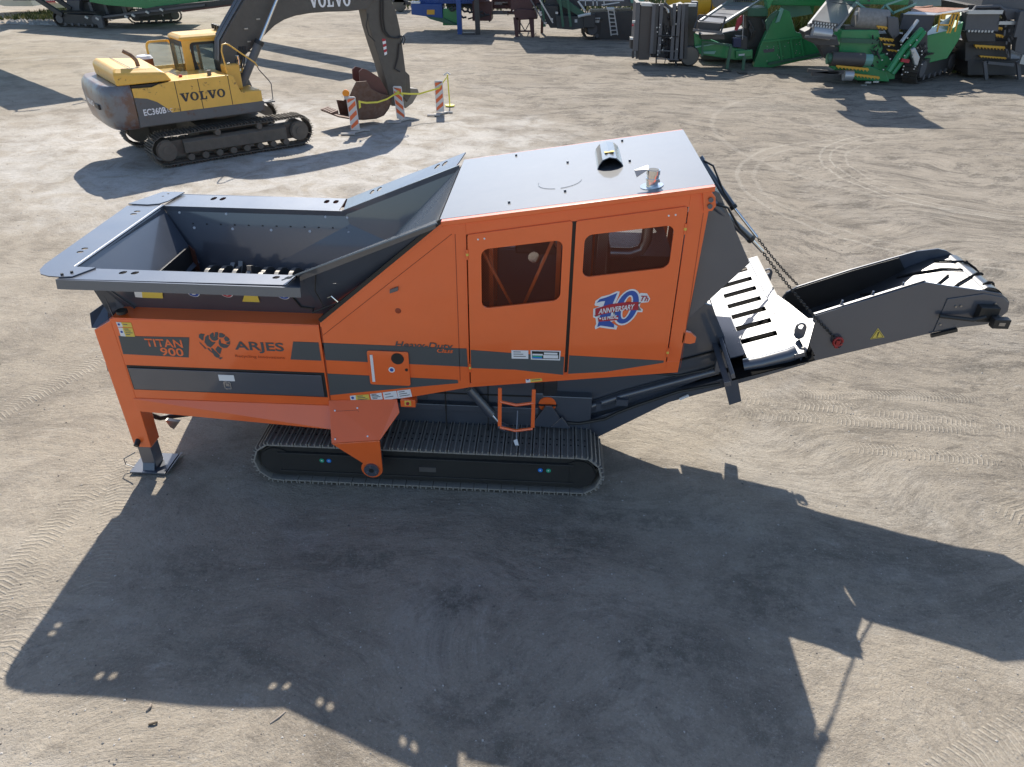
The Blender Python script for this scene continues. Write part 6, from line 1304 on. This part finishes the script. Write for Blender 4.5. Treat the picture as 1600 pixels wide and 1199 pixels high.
c0, c1 = P(1298, 92, yb-.7), P(1349, 94, yb-.7); dr_ = MB().cyl(c0, c1, .26, n=18).build('head_drum', BPLATE, r7_, smooth=True); MB().cyl(c0-V((.14, 0, 0)), c0, .2, n=14).build('drum_bearing', GRN2, r7_); MB().cyl(c1, c1+V((.3, 0, 0)), .22, n=14).build('drum_bearing', GTEAL, r7_)
k.poly('drum_belly', BPLATE, [(1297, 94), (1348, 96), (1346, 102), (1300, 100)], yb-.6, .5)
def scraper(x0, y0, x1, y1, v, h=5, teeth=9, par=None):
    m = MB(); m.prism([P(x0, y0, v), P(x1, y1, v), P(x1+1, y1+h*.6, v), P(x0+1, y0+h*.6, v)], (0, .12, 0))
    for i in range(teeth):
        a = (i+.25)/teeth; b = (i+.75)/teeth; m.prism([P(x0+(x1-x0)*a, y0+(y1-y0)*a+h*.55, v), P(x0+(x1-x0)*b, y0+(y1-y0)*b+h*.55, v), P(x0+(x1-x0)*(b-.02)+1, y0+(y1-y0)*b+h, v), P(x0+(x1-x0)*(a+.02)+1, y0+(y1-y0)*a+h, v)], (0, .1, 0))
    return m.build('scraper_bar', BYEL, par or r7_)
scraper(1307, 102, 1357, 107, yb-.9, 5.5); scraper(1326, 114, 1374, 120, yb-.9, 5.5)
c = P(1318, 118, yb-.8); MB().cyl(c, c+V((.35, 0, 0)), .2, n=14).build('tail_drum', BALU, r7_, smooth=True)
scraper(1374, 59, 1396, 61, yb-.1, 5, 4); scraper(1370, 40, 1386, 42, yb, 5, 3); scraper(1380, 68, 1398, 70, yb-.1, 3, 4); scraper(1386, 77, 1402, 79, yb-.1, 3, 3)
k.quad('belt', BBELT, [(1270, 31, yb-.9), (1310, 38, yb-.9), (1352, -4, yb+2.2), (1304, -10, yb+2.2)])
k.bar('belt_rail', BALU, (1264, 40, yb-1.0), (1302, -8, yb+2.2), .12); k.bar('belt_rail', BALU, (1306, 47, yb-1.0), (1340, 2, yb+1.6), .12)
for y, v in ((36, yb-1.0), (40, yb-1.05), (11, yb+1.0), (7, yb+1.2)):
    m = MB(); x0 = 1272+(36-y)*1.0
    for i in range(8): m.bar(P(x0+i*4.4, y+i*.5, v), P(x0+2.4+i*4.4, y+.3+i*.5, v), .10)
    m.build('comb', BALU, r7_); k.bar('comb_bar', BGREY, (x0-3, y-1.5, v+.02), (x0+36, y+3.2, v+.02), .10)
c0, c1 = P(1269, 50, yb-1.05), P(1298, 54, yb-1.05); MB().cyl(c0, c1, .2, n=16).build('tail_drum', BALU, r7_, smooth=True)
k.poly('conveyor_end', BGREY, [(1256, 50), (1268, 44), (1308, 56), (1312, 72), (1280, 72), (1262, 64)], yb-.9, .7, bev=.03); k.bar('end_bar', BGREY2, (1258, 57, yb-1.2), (1306, 60, yb-1.2), .08)
k.poly('conveyor_end', BGREY, [(1280, 70), (1314, 74), (1312, 104), (1290, 92)], yb+.2, .6)
c0, c1 = P(1336, 28, yb+.4), P(1384, 32, yb+.4); MB().cyl(c0, c1, .38, n=20).build('shredder_roller', mat('dusty_roller', (.28, .26, .24), .7, var=.25, vscale=8), r7_, smooth=True)
k.bar('roller_bar', BALU, (1336, 21, yb+.3), (1388, 24, yb+.3), .14)
for a, b in (((1372, 22), (1384, 8)), ((1384, 8), (1396, 22)), ((1384, 8), (1424, -6)), ((1396, 20), (1432, 6)), ((1338, 4), (1358, 18))): k.bar('truss_member', GTEAL, (*a, yb+.6), (*b, yb+.8), .07)
k.poly('guard_plate', BGREY2, [(1387, 26), (1404, 28), (1406, 54), (1396, 62), (1388, 50)], yb-.05, .4, bev=.03)
k.poly('body_side', GRN, [(1448, 56), (1482, 48), (1506, 34), (1500, 60), (1480, 92), (1446, 100), (1440, 74)], yb+.5, 1.4, bev=.03)
k.poly('body_back', GRN2, [(1484, 36), (1508, 20), (1508, 40), (1494, 60), (1484, 70)], yb+1.5, 1.0, bev=.02)
k.poly('hopper_side', mat('navy_steel', (.03, .038, .06), .45, var=.1, dust=.06), [(1412, 22), (1462, 23), (1456, 44), (1450, 50), (1405, 46)], yb+.3, .3, bev=.01)
k.quad('hopper_rim', BALU, [(1412, 22, yb+.25), (1461, 23.5, yb+.25), (1466, 20.5, yb+.5), (1420, 18, yb+.5)]); k.quad('hopper_rim', RUSTY, [(1424, 14, yb+1.6), (1455, 10, yb+2.2), (1458, 8, yb+2.4), (1420, 13, yb+1.6)])
k.quad('hopper_rim', BALU, [(1462, 23.5, yb+.25), (1512, 16, yb+1.2), (1514, 12, yb+1.6), (1466, 20.5, yb+.5)]); k.quad('hopper_inside', RUSTY, [(1422, 18, yb+.6), (1464, 20, yb+.6), (1510, 13, yb+2.4), (1430, 10, yb+2.4)], .05)
k.tube('stay_ladder', BALU, [(1408, 66, yb-.6), (1434, 32, yb-.3)], .07); k.tube('stay_ladder', GRN, [(1388, 112, yb-.7), (1412, 76, yb-.6), (1440, 46, yb-.3)], .12); k.tube('stay_ladder', GRN, [(1394, 116, yb-.6), (1420, 82, yb-.5), (1444, 50, yb-.2)], .10)
k.poly('lamp_pod', BALU, [(1423, 78), (1430, 74), (1438, 90), (1434, 104), (1429, 102)], yb-.7, .2, bev=.04); k.bar('name_plate', REDP, (1408, 94, yb-.75), (1420, 96, yb-.75), .12)
k.rect('engine', BGREY, 1424, 46, 1450, 84, yb+.2, .9, bev=.05)
for i in range(9): x = rg.uniform(1426, 1446); y = rg.uniform(48, 80); k.rect('engine_fitting', BGREY2 if i % 2 else REDP if i == 4 else BALU, x, y, x+3, y+3, yb-.1+rg.random()*.2, .15, bev=0)
for a, b in (((1470, 23), (1464, 50)), ((1489, 21), (1480, 52)), ((1494, 22), (1484, 52)), ((1499, 22), (1492, 50)), ((1472, 23), (1499, 21)), ((1467, 39), (1486, 40))): k.bar('access_rail', BYEL, (*a, yb+.1), (*b, yb+.1), .05)
k.poly('rail_gate', BYEL, [(1472, 24), (1478, 24), (1477, 31), (1471, 31)], yb+.08, .03)
m = MB()
for i in range(50): x = rg.uniform(1360, 1445); y = rg.uniform(60, 122); m.bar(P(x, y, yb-.2+rg.random()*.3), P(x+rg.uniform(-5, 8), y+rg.uniform(-9, 3), yb-.2+rg.random()*.3), rg.uniform(.03, .07))
m.build('hoses_and_struts', BGREY, r7_)['kind'] = 'stuff'
m = MB()
for i in range(26): x = rg.uniform(1375, 1440); y = rg.uniform(56, 118); q = P(x, y, yb-.75); m.box(tuple(q), tuple(q+V((.05, .03, .04))))
m.build('bright_fitting', BALU, r7_)['kind'] = 'stuff'
m = MB(); [m.bar(P(x0, y0, yb-1), P(x1, y1, yb-1), .12) for x0, y0, x1, y1 in ((1262, 110, 1310, 114), (1268, 116, 1318, 112))]; m.build('drawbar', BGREY, r7_)
for x, y in ((1275, 110), (1352, 129), (1364, 128), (1345, 134)): k.bar('bright_pin', BALU, (x, y, yb-.6), (x+9, y, yb-.6), .06)
k.poly('rear_mass', BGREY, [(1300, 56), (1400, 52), (1452, 60), (1448, 120), (1400, 128), (1310, 112)], yb+1.0, 1.0)  # plain dark block added to stop light showing through the crusher
# 8: dark crusher at the right edge
r8_, k, y8 = bg('crushing_machine', 'charcoal crusher with a yellow scraper at the right edge of the yard', 'crusher', 1560, 124)
yc = 34.0
k.poly('front_plate', BGREY2, [(1511, 20), (1563, 19), (1560, 50), (1507, 48)], yc-.3, .5, bev=.03); k.poly('front_plate', BGREY, [(1508, 50), (1556, 51), (1556, 66), (1512, 66)], yc-.25, .5, bev=.03)
m = MB(); [m.bar(P(1512+i*5.2, 48.6+i*.1, yc-.34), P(1515+i*5.2, 48.7+i*.1, yc-.34), .08) for i in range(8)]; m.build('rubber_tag', BALU, r8_)
k.bar('top_rail', BALU, (1512, 19, yc-.4), (1566, 19, yc-.4), .14); k.tube('side_bow', BGREY2, [(1518, 20, yc-.4), (1524, 11, yc-.3), (1562, 10, yc-.2), (1572, 18, yc-.3)], .06)
k.poly('side_plate', BGREY2, [(1566, 12), (1598, 16), (1592, 30), (1574, 32)], yc-.1, .4, bev=.02); k.bar('cross_bar', BALU, (1560, 36, yc-.3), (1588, 36, yc-.3), .12)
k.rect('body', BGREY, 1508, 64, 1580, 96, yc+.1, 2.0, bev=.03); k.rect('body', BGREY, 1556, 34, 1590, 70, yc+.3, 2.0); k.rect('rear_body', BGREY, 1512, 8, 1630, 24, yc+.8, 2.5)
scraper(1523, 70, 1570, 73, yc-.2, 6, 9, r8_); scraper(1531, 87, 1572, 90, yc-.1, 3.5, 9, r8_); scraper(1555, 42, 1566, 43, yc-.2, 5, 3, r8_); scraper(1555, 53, 1568, 55, yc-.2, 5, 3, r8_)
k.bar('lower_bar', BGREY2, (1543, 98, yc-.4), (1584, 102, yc-.4), .10)
k.bar('side_post', BGREY2, (1596, 18, yc-.5), (1586, 58, yc-.5), .14); k.bar('side_post', BGREY2, (1598, 24, yc-.5), (1588, 70, yc-.5), .10); k.poly('side_beam', BGREY2, [(1592, 20), (1606, 16), (1602, 86), (1586, 80)], yc-.4, .3)
k.poly('light_panel', BALU, [(1593, 100), (1598, 86), (1604, 86), (1604, 102)], yc-.6, .1)
c = P(1512, 112, yc-.5); k.rect('lower_body', BGREY, 1512, 92, 1608, 118, yc+.1, 1.6, bev=.03)
bgtrack(r8_, G(1522, 118), G(1530, 104), .5, .5)
for x in (1538, 1590): k.bar('leg', BGREY2, (x, 96, yc-.4), (x+3, 124, yc-.4), .12)
k.poly('canopy_top', GTEAL, [(1517, 9), (1550, 5), (1640, 6), (1640, 11), (1560, 13)], yc+1.2, 1.2, bev=.02)
m = MB()
for i in range(16): x = rg.uniform(1570, 1590); y = rg.uniform(30, 80); m.bar(P(x, y, yc-.3), P(x+rg.uniform(-4, 4), y+rg.uniform(4, 12), yc-.3), .06)
m.build('linkage', BGREY2, r8_)['kind'] = 'stuff'
# 9: pale machines behind, only their lower edges in view
r9_, k, y9 = bg('stockpile_conveyor', 'pale blue green chute resting behind the green crusher', 'conveyor', 1440, 60)
k.poly('chute_side', mat('pale_blue_steel', (.36, .48, .50), .45, var=.06), [(1418, -14), (1468, -14), (1478, 4), (1470, 10), (1430, 12)], 40, 1.0, bev=.03); k.rect('support', BGREY2, 1440, 8, 1452, 30, 40.6, .5); k.rect('support', BGREY2, 1380, -14, 1420, 6, 41.0, .8); k.bar('stay', BGREY2, (1478, -2, 40.5), (1500, 24, 40.8), .1); k.rect('support_leg', BGREY2, 1442, 28, 1447, 62, 40.6, .3)
r10, k, y10 = bg('parked_trailer', 'dark trailer with green upper side behind the charcoal crusher', 'trailer', 1560, 60)
k.rect('trailer_bed', BGREY, 1480, -4, 1700, 12, 43, 2.2); k.rect('trailer_side', GRN, 1570, -14, 1700, 4, 42.8, .4); k.poly('white_hook', WORN, [(1474, 1), (1490, 2), (1493, 6), (1484, 7), (1476, 4)], 42.6, .1)
for x in (1500, 1620): c = P(x, 40, 43.2); MB().cyl(V((c.x, 43.2, .5)), V((c.x, 43.6, .5)), .5, n=18).build('wheel', RUBBER, r10, .04)
k.rect('trailer_leg', BGREY, 1560, 10, 1568, 52, 43.1, .3)
# 11: dark machinery standing beyond the gap left of the stick
r11, k, y11 = bg('parked_trailer', 'small dark trailer at the far top edge beside the excavator stick', 'trailer', 630, 12)
k.rect('bed', BGREY2, 612, -14, 634, 4, 56, 2); k.poly('drawbar', BGREY, [(632, 2), (652, 5), (652, 7), (630, 8)], 56, .2); c = P(624, 8, 56); MB().cyl(V((c.x, 56, .45)), V((c.x, 56.4, .45)), .45, n=16).build('wheel', RUBBER, r11, .03)
def sharm(a, b, z, m_=None):
    g, h = G(*a), G(*b); return (V((g.x-.16*z, g.y+1.02*z, z)), V((h.x-.16*z, h.y+1.02*z, z+.2)))
def upper(root, mats, boxes, bars=()):
    for (x0, y0, z0, x1, y1, z1), m_, nm in boxes: MB().box((x0, y0, z0), (x1, y1, z1)).build(nm, m_, root, .03)
    for a, b, w, m_, nm in bars: MB().bar(a, b, w).build(nm, m_, root)
upper(r1, 0, (((-30, 46.2, 1.4, -21.5, 48.6, 3.4), GRN, 'upper_hopper'), ((-33, 46.2, 1.8, -30, 48.2, 2.6), BGREY, 'upper_frame')), (((-30, 46.5, 3.0), (-17, 45.5, 6.4), 1.1, BGREY, 'upper_conveyor'), (*sharm((330, 55), (596, 107), 3.9), .95, BGREY, 'upper_conveyor'), (*sharm((330, 84), (545, 120), 3.4), .8, BGREY, 'upper_conveyor'), ((-22, 46, 3.2), sharm((330, 55), (596, 107), 3.9)[0], .4, GRN, 'upper_stay'), ((-22, 45, 3.0), sharm((330, 84), (545, 120), 3.4)[0], .4, GRN, 'upper_stay')))
upper(r2_, 0, (((-9.0, 46.4, 2.6, -4.2, 48.2, 5.2), BBLUE, 'upper_hopper'),), (((-4.5, 46.6, 2.6), (-1.5, 46.4, 3.6), .6, BMAR, 'upper_conveyor'), ((-4.9, 45.6, 2.2), (-4.9, 46.6, 3.6), .2, BBLUE, 'post'), ((-5.6, 46.6, 1.8), (-5.6, 46.8, 2.8), .3, BBLUE, 'post')))
upper(r3_, 0, (((-2.4, 44.6, 2.3, .8, 46.4, 6.0), BMAR, 'upper_hopper'),), (((-2.2, 44.8, 1.9), (-2.2, 44.8, 2.4), .15, BMAR, 'post'), ((-.9, 44.8, 1.9), (-.9, 44.8, 2.4), .15, BMAR, 'post'), ((-2.2, 46.2, 0), (-2.2, 46.2, 2.4), .15, BMAR, 'leg'), ((-.9, 46.2, 0), (-.9, 46.2, 2.4), .15, BMAR, 'leg')))
upper(r4_, 0, (((.8, 44.8, 2.1, 4.4, 47.2, 6.6), GTEAL, 'upper_screen_box'), ((-1.2, 44.8, 2.2, .8, 46.6, 3.6), GRN2, 'upper_conveyor')))
upper(r6_, 0, (((9.4, 36.8, 2.4, 12.0, 39.0, 4.4), GRN, 'upper_hopper'),), (((7.2, 37.6, 2.6), (11.5, 40.5, 5.0), .9, BBELT, 'upper_conveyor'),))
upper(r7_, 0, (((11.6, 34.2, 2.7, 14.2, 36.4, 4.2), GRN, 'upper_screen_box'),), (((11.4, 34.6, 2.8), (9.3, 32.2, 6.0), .5, BBELT, 'upper_conveyor'), ((12.6, 34.6, 2.8), (11.1, 32.2, 6.0), .5, BBELT, 'upper_conveyor'), ((8.9, 32.0, 6.0), (11.4, 32.0, 6.0), 1.2, GRN, 'conveyor_head'), ((9.6, 33.0, 4.8), (12.0, 33.0, 4.8), .9, GRN, 'conveyor_tie')))
upper(r8_, 0, (((17.2, 34.4, 2.6, 24, 37.2, 5.2), BGREY2, 'upper_screen_box'),))
# ================================================================== rough grass and rubble at the edges
def tufts(name, label, x0, x1, y0, y1, n, hgt, cols, seed):
    rg = random.Random(seed); m = MB(); 
    for i in range(n):
        x = rg.uniform(x0, x1); y = rg.uniform(y0, y1); e = min((x-x0)/(x1-x0), (x1-x)/(x1-x0))*2
        if rg.random() > .35+e: continue
        m.mi = rg.randrange(len(cols)); hh = hgt*rg.uniform(.4, 1.15)
        for j in range(3):
            a = rg.random()*6.28; w = .03+.03*rg.random(); l = hh*rg.uniform(.15, .5)
            b = V((x+rg.uniform(-.06, .06), y+rg.uniform(-.06, .06), 0)); s_ = V((math.cos(a), math.sin(a), 0))
            m.add([b-s_*w, b+s_*w, b+V((l*math.sin(a), l*math.cos(a), hh*.6))+s_*w*.6, b+V((l*1.6*math.sin(a), l*1.6*math.cos(a), hh))], [(0, 1, 2, 3)])
    o = m.build(name, cols); o['kind'] = 'stuff'; o['label'] = label; return o
GC = [mat('grass_green', (.085, .115, .03), .8), mat('grass_yellow', (.20, .19, .07), .8), mat('grass_dark', (.045, .07, .02), .8)]
GD = [GC[1], mat('dry_reed', (.30, .27, .13), .8), GC[0], mat('reed_green', (.14, .17, .05), .8)]
tufts('grass', 'rough grass around the container at top left', -34, -28.5, 47.5, 54, 1500, .3, GC, 1)
tufts('reeds', 'tall dry grass seen behind the green machines', 8.5, 22, 41, 47, 5200, 2.3, GD, 2)
tufts('grass', 'rough grass between the two crushers on the right', 16.8, 19.8, 35.4, 39, 1700, .45, GC+[GC[1]], 3)
tufts('grass', 'grass strip along the back of the yard', -40, 60, 58, 72, 9000, .5, GC, 4)
rg = random.Random(5); m = MB()
for i in range(700):
    x = rg.uniform(-33, -27.5); y = rg.uniform(45.5, 49.5)+(x+30)*-.2; s_ = rg.uniform(.04, .16)
    pts = [V((x+s_*math.cos(k*1.57+x), y+s_*math.sin(k*1.57+x), .0)) for k in range(4)]+[V((x, y, s_*rg.uniform(.5, 1)))]
    m.add(pts, [(0, 1, 4), (1, 2, 4), (2, 3, 4), (3, 0, 4)])
o = m.build('rubble', mat('pale_rubble', (.42, .40, .37), .9, var=.2)); o['kind'] = 'stuff'; o['label'] = 'pale rubble beside the grass at top left'
